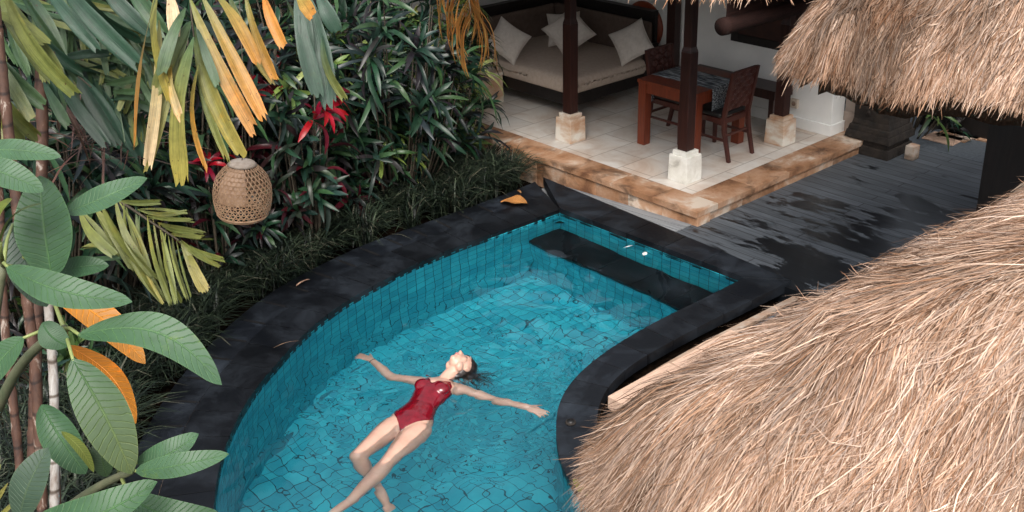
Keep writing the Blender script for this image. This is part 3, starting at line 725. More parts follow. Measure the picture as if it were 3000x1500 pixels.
m, nt, b = newmat('woven runner'); f = noise_tex(nt, geo_pos(nt, (1, .1, 1)), 75, 3, .6); r = ramp(nt, f, [(.40, (.015, .02, .028)), (.5, (.12, .14, .16)), (.60, (.42, .45, .47))]); nt.links.new(r.outputs['Color'], b.inputs['Base Color']); b.inputs['Roughness'].default_value = .9
rx0, rx1 = tx0+.22, tx1-.18
mb = MB(); pts = [(ty0-.022, TT-.30), (ty0-.020, TT-.06), (ty0-.016, TT), (ty0-.004, TT+.006), (ty0+.2, TT+.004), (ty1-.2, TT+.004), (ty1+.004, TT+.006), (ty1+.016, TT), (ty1+.02, TT-.06), (ty1+.022, TT-.30)]
V = []; F = []
for k in range(13):
    x = rx0+(rx1-rx0)*k/12
    for (yy, zz) in pts: V.append((x, yy+.005*math.sin(k*1.9)*(zz < TT-.05), zz))
for k in range(12):
    for q in range(9): F.append((k*10+q, (k+1)*10+q, (k+1)*10+q+1, k*10+q+1))
mb.add(V, F, smooth=True); o = mb.build('table_runner', m); tag(o, 'grey black woven runner laid across the red brown table', 'table runner')
sol = o.modifiers.new('s', 'SOLIDIFY'); sol.thickness = .004

def chair(cx, cy, face, label):
    """face=+1: sitter looks to +y"""
    ch = empty('dining_chair', (cx, cy, TZ), label, 'chair', 'brown woven back dining chairs')
    sh = .45; w_ = .42; dd = .42; s = face; sg = .045
    def B(x0, y0_, z0, x1, y1_, z1): return ((cx+x0, cy+min(s*y0_, s*y1_), TZ+z0), (cx+x1, cy+max(s*y0_, s*y1_), TZ+z1))
    mb = MB(); mb.box(*B(-w_/2, -dd/2, sh-.075, w_/2, -dd/2+.03, sh-.02)); mb.box(*B(-w_/2, dd/2-.03, sh-.075, w_/2, dd/2, sh-.02)); mb.box(*B(-w_/2, -dd/2+.031, sh-.075, -w_/2+.03, dd/2-.031, sh-.02)); mb.box(*B(w_/2-.03, -dd/2+.031, sh-.075, w_/2, dd/2-.031, sh-.02)); mb.build('seat_frame', M['chairwood'], ch, bevel=.003)
    lo, hi = B(-w_/2+.005, -dd/2+.03, sh-.018, w_/2-.005, dd/2+.01, sh+.03); V, F = soft_box(lo, hi, (10, 10, 4), .018); mb = MB(); mb.add(V, F, smooth=True); mb.build('seat', M['blackleather'], ch)
    def bent(x, prof, hw=.019):
        V = []; F = []
        for (yy, zz, ht) in prof:
            for (dx, dy) in ((-hw, -ht), (hw, -ht), (hw, ht), (-hw, ht)): V.append((cx+x+dx, cy+s*(yy+dy), TZ+zz))
        n = len(prof)
        for i in range(n-1):
            for k in range(4): F.append((i*4+k, i*4+(k+1) % 4, (i+1)*4+(k+1) % 4, (i+1)*4+k))
        F += [(3, 2, 1, 0), tuple((n-1)*4+k for k in range(4))]; mb = MB(); mb.add(V, F if s > 0 else [f[::-1] for f in F]); return mb
    for x in (-w_/2+.018, w_/2-.018):
        bent(x, [(-dd/2-.085, 0, .016), (-dd/2-.045, .16, .018), (-dd/2-.012, .30, .021), (-dd/2-.0, sh, .022), (-dd/2-.03, .62, .02), (-dd/2-.085, .92, .016)]).build('leg', M['chairwood'], ch, bevel=.003)
        bent(x, [(dd/2-.025, 0, .014), (dd/2-.025, .2, .018), (dd/2-.02, sh-.02, .02)]).build('leg', M['chairwood'], ch, bevel=.003)
    mb = MB()
    for x in (-w_/2+.018, w_/2-.018): mb.box(*B(x-.009, -dd/2-.01, .20, x+.009, dd/2-.02, .225))
    mb.box(*B(-w_/2+.03, -dd/2-.028, .25, w_/2-.03, -dd/2-.010, .275)); mb.build('stretcher', M['chairwood'], ch, bevel=.002)
    # woven back: interlaced broad straps
    mb = MB(); nx, nz = 5, 7; x0, x1_ = -w_/2+.038, w_/2-.038; z0, z1 = sh+.06, .905
    def yb(z): return -dd/2-.0-(z-sh)/(0.92-sh)*.085
    for i in range(nx):
        xa, xb = x0+(x1_-x0)*i/nx+.003, x0+(x1_-x0)*(i+1)/nx-.003; V = []
        for j in range(nz*4+1):
            z = z0+(z1-z0)*j/(nz*4); o_ = .010*math.cos(math.pi*(j/4-.5))*(1 if i % 2 else -1)
            V += [(cx+xa, cy+s*(yb(z)+o_), TZ+z), (cx+xb, cy+s*(yb(z)+o_), TZ+z)]
        mb.add(V, [(2*j, 2*j+1, 2*j+3, 2*j+2) for j in range(nz*4)], smooth=True)
    for j in range(nz):
        za, zb = z0+(z1-z0)*j/nz+.003, z0+(z1-z0)*(j+1)/nz-.003; V = []
        for i in range(nx*4+1):
            x = x0+(x1_-x0)*i/(nx*4); o_ = -.010*math.cos(math.pi*(i/4-.5))*(1 if j % 2 else -1)*(-1)
            V += [(cx+x, cy+s*(yb(za)+o_), TZ+za), (cx+x, cy+s*(yb(zb)+o_), TZ+zb)]
        mb.add(V, [(2*i, 2*i+1, 2*i+3, 2*i+2) for i in range(nx*4)], smooth=True)
    mb.box(*B(-w_/2+.036, -dd/2-.092, .906, w_/2-.036, -dd/2-.070, .925)); mb.build('backrest', M['chairwood'], ch)
    return ch
tcx = (tx0+tx1)/2
chair(tcx+.0, ty0+.03, 1, 'brown chair with woven back, its back turned to the right front of the table')
chair(tcx+.07, ty1-.15, -1, 'brown chair with black seat tucked under the far left side of the table')
bn = empty('wooden_bench', (WX-.2, ty0+.55, TZ), 'long low dark brown bench against the wall behind the table', 'bench')
mb = MB(); mb.box((WX-.36, ty0-.05, TZ+.36), (WX-.03, ty1+.45, TZ+.46)); mb.build('seat', M['darkwood'], bn, bevel=.004)
for yy in (ty0-.02, ty1+.36):
    mb = MB(); mb.box((WX-.33, yy, TZ), (WX-.06, yy+.06, TZ+.359)); mb.build('leg', M['darkwood'], bn, bevel=.004)
# stone block left on the terrace
p = at(1222, 270, TZ)
sb = MB(); frustum(sb, p[0]+.14, p[1]+.18, TZ, TZ+.33, .16, .155); sb.box((p[0]-.03, p[1]+.01, TZ+.331), (p[0]+.31, p[1]+.35, TZ+.37)); o = sb.build('stone_block', M['basestone'], None, bevel=.006); tag(o, 'brown sandstone block with slab top at the left end of the terrace under the daybed', 'stone block')

# ---- carved pillar
pc = atp(2572, 468, DZ); pcx, pcy = pc[0]+.27, pc[1]+.16
pil = empty('carved_pillar', (pcx, pcy, DZ), 'square dark mossy carved stone pillar at the end of the terrace', 'pillar')
mb = MB()
prof = [(.0, .10, .255), (.101, .16, .225), (.161, .24, .26), (.241, .30, .24), (.301, .36, .215)]
for z0, z1, h in prof: frustum(mb, pcx, pcy, DZ+z0, DZ+z1, h, h-.012)
mb.build('plinth', M['carved'], pil, bevel=.01)
mb = MB(); frustum(mb, pcx, pcy, DZ+.361, 2.4, .20, .20)
for k in range(60):
    fa = rng.integers(0, 2); u = rng.uniform(-.17, .17); z = DZ+.40+rng.uniform(0, 1.3); r_ = rng.uniform(.025, .06)
    c = (pcx-.195, pcy+u, z) if fa else (pcx+u, pcy-.195, z); mb.ellipsoid(c, (r_, r_, r_*1.4), nu=10, nv=6)
mb.build('carved_shaft', M['carved'], pil, bevel=0)
p = atp(2655, 462, DZ)
mb = MB(); mb.box((p[0]-.05, p[1]-.1, DZ), (p[0]+.07, p[1]+.0, DZ+.15)); o = mb.build('brick_block', M['sandstone'], None, bevel=.01, ); tag(o, 'orange sandstone block standing on the deck behind the dark pillar', 'stone block')
# terracotta pavers on the far path
for k, (px, py) in enumerate([(2760, 407), (2795, 398), (2830, 391), (2866, 399)]):
    p = atp(px, py, DZ+.005); mb = MB(); mb.box((p[0]-.14, p[1]-.19, DZ+.004), (p[0]+.14, p[1]+.16, DZ+.02)); o = mb.build('paving_slab', M['palewood'] if k == 0 else M['sandstone'], None, bevel=.004)
    tag(o, ['pale cream paving slab set in the far path', 'terracotta paving slab next to the pale cream slab', 'middle terracotta paving slab on the far path', 'terracotta paving slab nearest the black post on the far path'][k], 'paving slab', 'paving slabs in the far path')
mb = MB(); q = atp(2870, 380, DZ); mb.box((q[0]-.3, q[1]-2.5, 0), (q[0]+.1, q[1]+.55, 1.3)); o = mb.build('garden_wall', M['blackwood'], None, bevel=.01); tag(o, 'low dark wall at the far end of the grey path', 'wall')

# ================================================================== THATCH
def hip(x, y, cx, cy, ze, slope, rnd):
    """height of a hipped roof whose near corner is (cx, cy): eaves run +x and -y from there"""
    a = x-cx; b_ = cy-y
    k = rnd; h = np.clip(.5+.5*(b_-a)/k, 0, 1); d = b_*(1-h)+a*h-k*h*(1-h)      # smooth minimum
    d = d+k*.25*0
    return d, ze+slope*d
def thatch(tname, parent, cx, cy, ze, slope, ext_x, ext_y, nstr, L=(.22, .5), W=(.006, .013), rnd=.7, thick=.2, steps=((.35, .09),), round_r=.5, palette=None, dens_far=1.0, grid=.06, lump=.03, flip=False, skew=0.0, hang=(.015, .09)):
    # core sheet
    def eave(d): return d
    def surf(x, y):
        a = x-cx; b_ = cy-y-skew*(x-cx)
        # rounded corner: distance to a rounded eave line
        ra = round_r-a; rb = round_r-b_
        dc = np.where((ra > 0) & (rb > 0), round_r-np.hypot(np.maximum(ra, 0), np.maximum(rb, 0)), np.minimum(a, b_))
        h = np.clip(.5+.5*(b_-a)/rnd, 0, 1); ds = b_*(1-h)+a*h-rnd*h*(1-h)
        d = np.where((ra > 0) & (rb > 0), dc, np.minimum(dc, ds+.12))
        z = ze+slope*np.maximum(d, -.2)
        for sd_, sh_ in steps:                    # upper layers lie proud of the lower ones
            wob = .10*vnoise(x, y, 1.7, 77)
            z = z+sh_*np.clip((d-sd_-wob)/.05, 0, 1)
        z = z+lump*vnoise(x, y, 2.3, 41)+lump*.6*vnoise(x, y, 5.5, 42)+lump*.35*vnoise(x, y, 13, 43)
        z = z-.10*np.clip((.18-d)/.18, 0, 1)**2
        return d, z
    def grad(x, y, e=.04):
        d0, z0 = surf(x, y); dx = (surf(x+e, y)[1]-surf(x-e, y)[1])/(2*e); dy = (surf(x, y+e)[1]-surf(x, y-e)[1])/(2*e)
        ddx = (surf(x+e, y)[0]-surf(x-e, y)[0])/(2*e); ddy = (surf(x, y+e)[0]-surf(x, y-e)[0])/(2*e)
        return d0, z0, dx, dy, ddx, ddy
    gx = np.arange(cx-.02, cx+ext_x, grid); gy = np.arange(cy-ext_y, cy+.02, grid); X, Y = np.meshgrid(gx, gy, indexing='ij')
    D, Z = surf(X, Y); ok = D > .03
    nx, ny = X.shape; q = ok[:-1, :-1] & ok[1:, :-1] & ok[:-1, 1:] & ok[1:, 1:]; ii, jj = np.nonzero(q)
    F = np.stack([ii*ny+jj, (ii+1)*ny+jj, (ii+1)*ny+jj+1, ii*ny+jj+1], 1); nv = nx*ny
    Vt = np.stack([X, Y, Z-.03], 2).reshape(-1, 3); Vb = np.stack([X, Y, Z-thick-.03], 2).reshape(-1, 3)
    # border faces
    ed = {}
    for f in F:
        for k in range(4):
            e = (f[k], f[(k+1) % 4]); ed[e] = 1
    bor = np.array([(a, a+nv, b_+nv, b_) for (a, b_) in ed if (b_, a) not in ed])
    FF = np.concatenate([F, F[:, ::-1]+nv, bor]); VV = np.concatenate([Vt, Vb])
    if flip: VV[:, 1] = 2*cy-VV[:, 1]; FF = FF[:, ::-1]
    used, inv = np.unique(FF, return_inverse=True)
    me = fast_mesh('roof', VV[used], inv.reshape(FF.shape), smooth=True)
    ro = link(tname, me, parent, M['thatch_core'])
    # straws
    xs_ = cx+rng.uniform(0, 1, nstr*3)**1.0*ext_x; ys_ = cy-rng.uniform(0, 1, nstr*3)*ext_y
    D, _ = surf(xs_, ys_); keep = D > .0; xs_, ys_ = xs_[keep][:nstr], ys_[keep][:nstr]
    # a dense fringe on the eaves
    xe = cx+rng.uniform(0, 1, nstr)*ext_x; ye = cy-rng.uniform(0, 1, nstr)*ext_y; De, _ = surf(xe, ye); ke = (De > 0.01) & (De < .16)
    xs_ = np.r_[xs_, xe[ke]]; ys_ = np.r_[ys_, ye[ke]]
    n = len(xs_); d0, z0, dx, dy, ddx, ddy = grad(xs_, ys_)
    dn = np.stack([-ddx, -ddy], 1)+1e-6; dn /= np.linalg.norm(dn, axis=1)[:, None]
    # smoothed direction: fan over the hip
    ang = rng.normal(0, .11, n)+.22*vnoise(xs_, ys_, 2.6, 55)+.22*vnoise(xs_, ys_, 7, 56)+.15*vnoise(xs_, ys_, 15, 57); ca, sa = np.cos(ang), np.sin(ang); dn = np.stack([dn[:, 0]*ca-dn[:, 1]*sa, dn[:, 0]*sa+dn[:, 1]*ca], 1)
    Ls = rng.uniform(*L, n); Ls *= 1-.35*np.clip((.3-d0)/.3, 0, 1)
    ws = rng.uniform(*W, n)
    seg = 3; P = []
    lift0 = rng.uniform(-.005, .03, n); lift1 = rng.uniform(.0, .045, n)+(rng.uniform(0, 1, n) < .04)*rng.uniform(0, .08, n)
    over = rng.uniform(*hang, n)+(rng.uniform(0, 1, n) < .05)*rng.uniform(0, .08, n); curl = rng.normal(0, .25, n)
    for k in range(seg+1):
        t = k/seg
        c2_, s2_ = np.cos(curl*t), np.sin(curl*t); dirx, diry = dn[:, 0]*c2_-dn[:, 1]*s2_, dn[:, 0]*s2_+dn[:, 1]*c2_
        hl = np.minimum(Ls/math.sqrt(1+slope**2), np.maximum(d0, 0)+over)
        x = xs_+dirx*hl*t; y = ys_+diry*hl*t
        dd_, zz = surf(x, y); zz = np.where(dd_ < 0, ze-.10+lump*vnoise(x, y, 2.3, 41)+slope*dd_*1.6, zz)
        P.append(np.stack([x, y, zz+lift0*(1-t)+lift1*t], 1))
    P = np.stack(P, 1)                                # n, seg+1, 3
    tan = P[:, -1]-P[:, 0]; tan /= np.linalg.norm(tan, axis=1)[:, None]+1e-9
    nrm = np.stack([-dx, -dy, np.ones(n)], 1); nrm /= np.linalg.norm(nrm, axis=1)[:, None]
    sdv = np.cross(tan, nrm); sdv /= np.linalg.norm(sdv, axis=1)[:, None]+1e-9
    tw = rng.normal(0, .7, n)[:, None]; sdv = sdv*np.cos(tw)+nrm*np.sin(tw)
    wt = np.array([.8, 1, .8, .18]); V = np.stack([P-sdv[:, None]*(ws[:, None, None]*wt[None, :, None]/2), P+sdv[:, None]*(ws[:, None, None]*wt[None, :, None]/2)], 2).reshape(n, -1, 3)
    base = (np.arange(n)*(2*(seg+1)))[:, None]
    F = np.concatenate([np.stack([base[:, 0]+2*k, base[:, 0]+2*k+1, base[:, 0]+2*k+3, base[:, 0]+2*k+2], 1) for k in range(seg)])
    pal = np.array(palette if palette is not None else [(.43, .335, .28), (.35, .255, .20), (.26, .175, .125), (.36, .305, .28), (.19, .115, .075), (.55, .465, .41), (.09, .055, .038)])
    wts = np.array([.22, .2, .16, .16, .11, .10, .05]); ci = rng.choice(len(pal), n, p=wts/wts.sum()); c = pal[ci]*np.array([1.05, .955, .86])*(1+rng.uniform(-.15, .15, (n, 1)))
    patch = .92+.36*vnoise(xs_, ys_, 1.5, 61)+.34*vnoise(xs_, ys_, 4.5, 62)+.30*vnoise(xs_, ys_, 13, 63); c = c*np.clip(patch, .40, 1.35)[:, None]
    brn = np.clip(vnoise(xs_, ys_, 2.1, 71)+.6*vnoise(xs_, ys_, 6.5, 72)-.12, 0, .6)+.30*np.clip((steps[0][0]-d0)/.12, 0, 1) if steps else np.zeros(n)
    brn = np.clip(brn, 0, .8)[:, None]; c = c*(1-brn)+c*np.array([.50, .39, .31])*brn
    Cc = np.repeat(c[:, None], 2*(seg+1), 1).reshape(-1, 3)
    if flip: V[:, :, 1] = 2*cy-V[:, :, 1]
    me = fast_mesh('thatch', V.reshape(-1, 3), F, Cc)
    link('thatch', me, ro, M['thatch'])
    return ro
tip = at(1432, 1165, 2.12); EX, EY = tip[0], at(2200, 640, 2.2)[1]
gz = empty('gazebo', (EX+1.6, EY-1.6, -.1), 'large sunlit thatched gazebo roof filling the lower right beside the pool', 'gazebo')
thatch('roof', gz, EX-.04, EY+.045, 2.19, .60, 3.9, 2.4, 210000, skew=.055, L=(.14, .48), W=(.0013, .0040), steps=((.42, .055),), round_r=.42, thick=.22)
mb = MB(); mb.box((EX+.5, EY-.6, -.1), (EX+.62, EY-.48, 2.3)); mb.build('post', M['blackwood'], gz, bevel=.004)
mb = MB(); mb.box((EX+3.2, EY-.6, -.1), (EX+3.32, EY-.48, 2.3)); mb.build('post', M['blackwood'], gz, bevel=.004)
# the gate roof at the upper right
T2 = at(1938, 190, 2.0); R2 = at(2576, 325, 2.0)
gh = empty('gatehouse', (T2[0]+3, T2[1]-1.2, DZ), 'thatched gatehouse roof at the upper right on a thick black post', 'gatehouse')
thatch('roof', gh, T2[0]-.13, T2[1]+.10, 2.27, 1.0, 2.9, 3.4, 110000, L=(.10, .28), W=(.0035, .009), steps=((.5, .08), (1.05, .06)), round_r=.6, rnd=.5, thick=.22, lump=.06)
bp = atp(2846, 640, DZ)
mb = MB(); mb.box((bp[0]+.02, bp[1]-.55, DZ), (bp[0]+.50, bp[1]-.02, 2.6)); mb.build('post', M['blackwood'], gh, bevel=.006)
mb = MB(); mb.box((bp[0]+.7, bp[1]-2.5, DZ), (bp[0]+.9, bp[1]-.35, 2.6)); mb.build('side_wall', M['blackwood'], gh, bevel=.006)
# pavilion roof edge
PR = at(1700, 6, 2.12)
pr0 = at(1640, 2, 2.12); pr1 = at(1960, 16, 2.12)
PCX = min(pr0[0], pr1[0])-.28; PCY = max(pr0[1], pr1[1])+.20
thatch('roof', pav, 6.38, 4.66, 2.42, .75, 3.9, 6.8, 30000, L=(.14, .30), W=(.005, .012), steps=((.6, .09),), round_r=.95, thick=.12, flip=True, grid=.04, hang=(.06, .17), palette=[(.50, .36, .28), (.42, .29, .21), (.34, .22, .15), (.52, .42, .36), (.28, .17, .1), (.6, .48, .4), (.18, .1, .07)])
q = at(2448, 548, 1.55)
cn = empty('small_thatched_canopy', (q[0]+.6, q[1]-.6, DZ), 'small shaded greyish thatched canopy between the black post and the gazebo roof', 'canopy')
thatch('roof', cn, q[0], q[1]+.02, 1.55, .95, 1.3, 1.3, 6000, L=(.14, .3), W=(.008, .014), steps=(), round_r=.5, thick=.15, palette=[(.20, .16, .13), (.15, .12, .10), (.12, .09, .07), (.24, .20, .17), (.10, .07, .05), (.26, .22, .19), (.06, .04, .03)])  # the canopy's shade is put into its straw colours, a darkened palette
mb = MB(); mb.box((q[0]+.5, q[1]-.65, DZ), (q[0]+.6, q[1]-.55, 1.8)); mb.build('post', M['blackwood'], cn)
# ribbed stone ledge between pool and gazebo
lz = .38
a_ = atp(1786, 1163, lz); g_ = atp(1962, 1061, lz); e_ = atp(2130, 960, lz)
yl = (a_[1]+g_[1]+e_[1])/3
for (xa, xb, lab) in ((a_[0], g_[0]-.006, 'pale ribbed stone ledge slab nearest the curved coping'), (g_[0]+.006, e_[0], 'pale ribbed stone ledge slab farther along towards the wet deck')):
    mb = MB(); mb.box((xa, yl-.62, lz-.09), (xb, yl+(.0 if xa < g_[0] else -.012), lz)); o = mb.build('stone_ledge', M['palewood'], None, bevel=.006)
    tag(o, lab, 'ledge', 'stone ledge slabs beside the gazebo')
    mb = MB(); mb.box((xa+.1, yl-.5, -.16), (xb-.1, yl-.1, lz-.091)); mb.build('support', M['lip'], o)

# ================================================================== PLANTS
GZ = -.16
def rosette(lv, apex, n, L, W, cols, spread=(.35, 1.25), droop=.45, seg=5, ax=(0, 0, 1), tipc=None, az0=None):
    ax = unit(ax); t1 = unit(np.cross(ax, [.31, .9, .2])); t2 = np.cross(ax, t1)
    for k in range(n):
        az = 2.4*k+rng.uniform(-.3, .3); el = rng.uniform(*spread)
        d = ax*math.cos(el)+(t1*math.cos(az)+t2*math.sin(az))*math.sin(el); l = L*rng.uniform(.75, 1.25)
        tip = np.array(apex)+d*l; tip[2] -= droop*l*rng.uniform(.5, 1.5)*math.sin(el)
        c = jit(cols[rng.integers(len(cols))], .3); c1 = tipc if tipc is not None and rng.random() < .5 else c
        lv.leaf(np.array(apex)+d*.015, tip, W*rng.uniform(.8, 1.2), sag=.14+.12*rng.random(), up=ax, fold=.3, seg=seg, c0=c, c1=c1, roll=rng.normal(0, .3))
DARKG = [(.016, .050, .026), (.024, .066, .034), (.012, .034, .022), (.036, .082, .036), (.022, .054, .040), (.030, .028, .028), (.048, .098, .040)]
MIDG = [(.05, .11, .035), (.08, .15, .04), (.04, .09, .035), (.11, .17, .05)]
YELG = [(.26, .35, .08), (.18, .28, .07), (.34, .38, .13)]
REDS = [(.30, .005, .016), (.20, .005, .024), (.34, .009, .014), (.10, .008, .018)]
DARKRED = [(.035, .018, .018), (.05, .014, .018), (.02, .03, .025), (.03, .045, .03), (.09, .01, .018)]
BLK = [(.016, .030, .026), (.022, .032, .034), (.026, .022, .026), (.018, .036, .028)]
def shrub_mesh(seed, R, H, nros, L, W, cols, spare=None, leafn=(8, 13), zlo=.28):
    """a dome of rosettes on stems, built round the origin"""
    global rng; keep = rng; rng = np.random.default_rng(seed)
    lv = Leaves(); st = MB()
    for k in range(nros):
        u = rng.uniform(-1, 1); az = rng.uniform(0, 2*math.pi); r = R*math.sqrt(rng.uniform(.15, 1)); z = H*(min(zlo, .3)+(1-min(zlo, .3))*rng.random()**.8)*(1-.25*(r/R)**2)
        ap = np.array([r*math.cos(az), r*math.sin(az), z]); ax = unit([math.cos(az)*r/R*.9, math.sin(az)*r/R*.9, .65])
        cl = cols if zlo < 5 else (cols if k < 5 else DARKRED+DARKG)
        if zlo > 5: z = H*(rng.uniform(.86, 1.0) if k < 5 else rng.uniform(.3, .8)); ap[2] = z; r = r if k > 4 else r*.7
        if spare and rng.random() < spare[1]: cl = spare[0]
        rosette(lv, ap, int(rng.integers(*leafn)), L*rng.uniform(.8, 1.15), W, cl, ax=ax)
        b_ = np.array([ap[0]*.35, ap[1]*.35, 0]); mid = b_*.4+ap*.6+[0, 0, -.12*H*.3]
        st.tube([b_, mid, ap], [.012, .009, .006], 5)
    me1 = lv.mesh('foliage'); me2 = st.mesh('stem')
    rng = keep; return me1, me2
M['stem'] = plain('plant stem', [(.03, .022, .014), (.07, .055, .035)], 20, .8)
shrub_kinds = {
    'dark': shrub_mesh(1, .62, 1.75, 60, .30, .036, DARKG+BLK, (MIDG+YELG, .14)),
    'gloss': shrub_mesh(2, .58, 1.5, 54, .31, .040, DARKG, (MIDG+YELG[:1], .18)),
    'mid': shrub_mesh(3, .55, 1.9, 52, .29, .036, DARKG+MIDG[:2], (YELG, .18)),
    'bright': shrub_mesh(4, .45, 2.2, 40, .27, .036, DARKG+MIDG, (YELG, .55)),
    'purple': shrub_mesh(5, .50, 1.2, 40, .28, .040, DARKRED+BLK, (DARKG, .3)),
    'red': shrub_mesh(6, .24, 1.6, 26, .30, .046, REDS, None, (8, 12), 9),
    'low': shrub_mesh(7, .45, .8, 34, .26, .034, DARKG+BLK, (MIDG, .12)),
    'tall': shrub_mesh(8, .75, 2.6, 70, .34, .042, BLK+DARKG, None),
}
for k_, (a, b_) in shrub_kinds.items():
    a.materials.append(M['leaf']); b_.materials.append(M['stem'])
def shrub(kind, x, y, label, s=1.0, rz=0, name='broadleaf_shrub', group='strap leaved shrubs behind the pool'):
    e = bpy.data.objects.new(name, None); COL.objects.link(e); e.location = (x, y, GZ); e.rotation_euler = (0, 0, rz); e.scale = (s, s, s); e.empty_display_size = .1
    tag(e, label, 'cordyline' if kind == 'red' else 'shrub', group)
    for nm, me in zip(('foliage', 'stem'), shrub_kinds[kind]):
        o = bpy.data.objects.new(nm, me); COL.objects.link(o); o.parent = e
    return e
def shrub_px(kind, px, py, z, label, **kw):    # a shrub whose crown centre shows at (px, py), crown centre at height z
    p = at(px, py, z); return shrub(kind, p[0], p[1], label, **kw)
shrub_px('bright', 1082, 80, 1.3, 'tall lime tipped shrub beside the orange drying frond', rz=.4)
shrub_px('mid', 1000, 120, 1.2, 'mid green shrub left of the lime tipped shrub, above the red cordyline', rz=1.7)
shrub_px('dark', 1075, 240, .75, 'dark glossy shrub at the left edge of the terrace', rz=2.5)
shrub_px('gloss', 960, 300, .65, 'glossy blue green shrub right of the red cordyline', rz=.9)
shrub_px('low', 1085, 345, .3, 'low dark shrub above the grass border near the terrace', rz=3.3, s=1.0)
shrub_px('gloss', 850, 400, .4, 'dark drooping shrub right of the wicker lantern', rz=4.1, s=.95)
shrub_px('low', 965, 380, .25, 'low shrub with yellowing leaves above the middle of the grass border', rz=.2)
shrub_px('dark', 860, 130, 1.3, 'dark shrub behind the hanging blue green frond', rz=5.0, s=1.1)
shrub_px('purple', 740, 400, .55, 'purple black shrub directly behind the wicker lantern', rz=1.2, s=1.1)
shrub_px('purple', 640, 560, .25, 'purple black shrub below the wicker lantern', rz=2.2, s=.85)
shrub_px('purple', 480, 520, .45, 'dark shrub left of the wicker lantern', rz=4.4)
shrub_px('dark', 700, 200, 1.3, 'dark shrub behind the yellow hanging frond', rz=.7, s=1.15)
shrub_px('low', 300, 640, .15, 'dark low shrub under the fan of green palm leaves', rz=1.5, s=1.1)
shrub_px('tall', 560, 160, 1.6, 'tall shadowed shrub at the back, behind the yellow frond', rz=1.1)
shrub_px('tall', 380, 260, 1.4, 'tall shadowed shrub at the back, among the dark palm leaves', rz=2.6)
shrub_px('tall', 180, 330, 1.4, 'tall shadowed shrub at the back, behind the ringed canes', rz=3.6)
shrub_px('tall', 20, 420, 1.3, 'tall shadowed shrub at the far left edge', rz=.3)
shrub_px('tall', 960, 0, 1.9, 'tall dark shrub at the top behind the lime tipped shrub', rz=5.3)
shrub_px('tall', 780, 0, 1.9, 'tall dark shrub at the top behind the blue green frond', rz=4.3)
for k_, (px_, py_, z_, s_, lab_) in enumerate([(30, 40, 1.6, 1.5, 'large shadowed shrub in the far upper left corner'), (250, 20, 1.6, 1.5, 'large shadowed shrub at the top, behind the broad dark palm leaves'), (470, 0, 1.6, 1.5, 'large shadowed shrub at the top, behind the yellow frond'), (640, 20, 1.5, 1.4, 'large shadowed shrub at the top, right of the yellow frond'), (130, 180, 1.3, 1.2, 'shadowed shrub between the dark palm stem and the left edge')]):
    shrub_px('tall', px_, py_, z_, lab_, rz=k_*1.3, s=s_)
shrub_px('mid', 905, 205, 1.1, 'mid green shrub right of the blue green hanging leaflets', rz=2.2, s=.95)
shrub_px('bright', 1128, 225, .7, 'narrow yellow green shrub against the stone block', rz=3.9, s=.62)
shrub_px('low', 120, 900, .1, 'low dark shrub between the ringed canes and the grass', rz=2.9, s=.9)
shrub_px('red', 745, 270, 1.30, 'bright red cordyline with a star of crimson leaves right of the lantern', name='cordyline', group='red cordylines', rz=.6)
shrub_px('red', 700, 140, 1.38, 'red cordyline half hidden behind the yellow frond leaflets', name='cordyline', group='red cordylines', rz=2.0)
shrub_px('red', 505, 400, 1.1, 'small red cordyline left of the lantern under the hanging yellow leaves', name='cordyline', group='red cordylines', rz=3.4, s=.8)
# plant by the far pillar
shrub_px('low', 2290, 285, .6, 'dark green plant behind the carved pillar', rz=.5, s=1.0, group=None) if False else None
pp = pcx+.75, pcy+.15
e = shrub('low', pp[0], pp[1], 'dark green leafy plant behind the carved stone pillar', s=1.15); e['group'] = 'plants beyond the deck'

# orange drying frond by the terrace
orl = far(1140, -90, 7.6)
of = empty('drying_palm_frond', orl, 'orange drying palm frond arching down at the left of the daybed', 'palm frond')
lv = Leaves(); mb = MB(); rp = [far(1105, -170, 7.7), far(1135, -110, 7.6), far(1162, -50, 7.5), far(1180, 0, 7.45), far(1186, 45, 7.45)]
mb.tube(rp, [.014, .012, .009, .006, .003], 6); mb.build('midrib', M['stem'], of)
OR_ = [(.50, .21, .05), (.42, .16, .04), (.55, .30, .10), (.36, .17, .06), (.30, .24, .08)]
rp = np.array(rp)
for k in range(64):
    t = rng.uniform(.2, 1)*4; i = min(3, int(t)); b_ = rp[i]+(rp[i+1]-rp[i])*(t-i)
    sd_ = 1 if k % 2 else -1
    L_ = pxs(rng.uniform(80, 150), 7.5)
    d = np.array(r2)*(sd_*rng.uniform(.05, .38)+.06)-np.array(d2)*(-1)*rng.uniform(.7, 1.0)+fv*rng.uniform(-.3, .3)
    lv.leaf(b_, b_+unit(d)*L_+[0, 0, -.12], pxs(13, 7.5), sag=.12*rng.uniform(.6, 1.4), bend=sd_*.07, up=-d2+r2*sd_*.8, fold=.3, seg=7, c0=jit(OR_[rng.integers(5)], .2), c1=jit((.45, .22, .06), .25))
lv.build('leaflets', M['palm'], of)

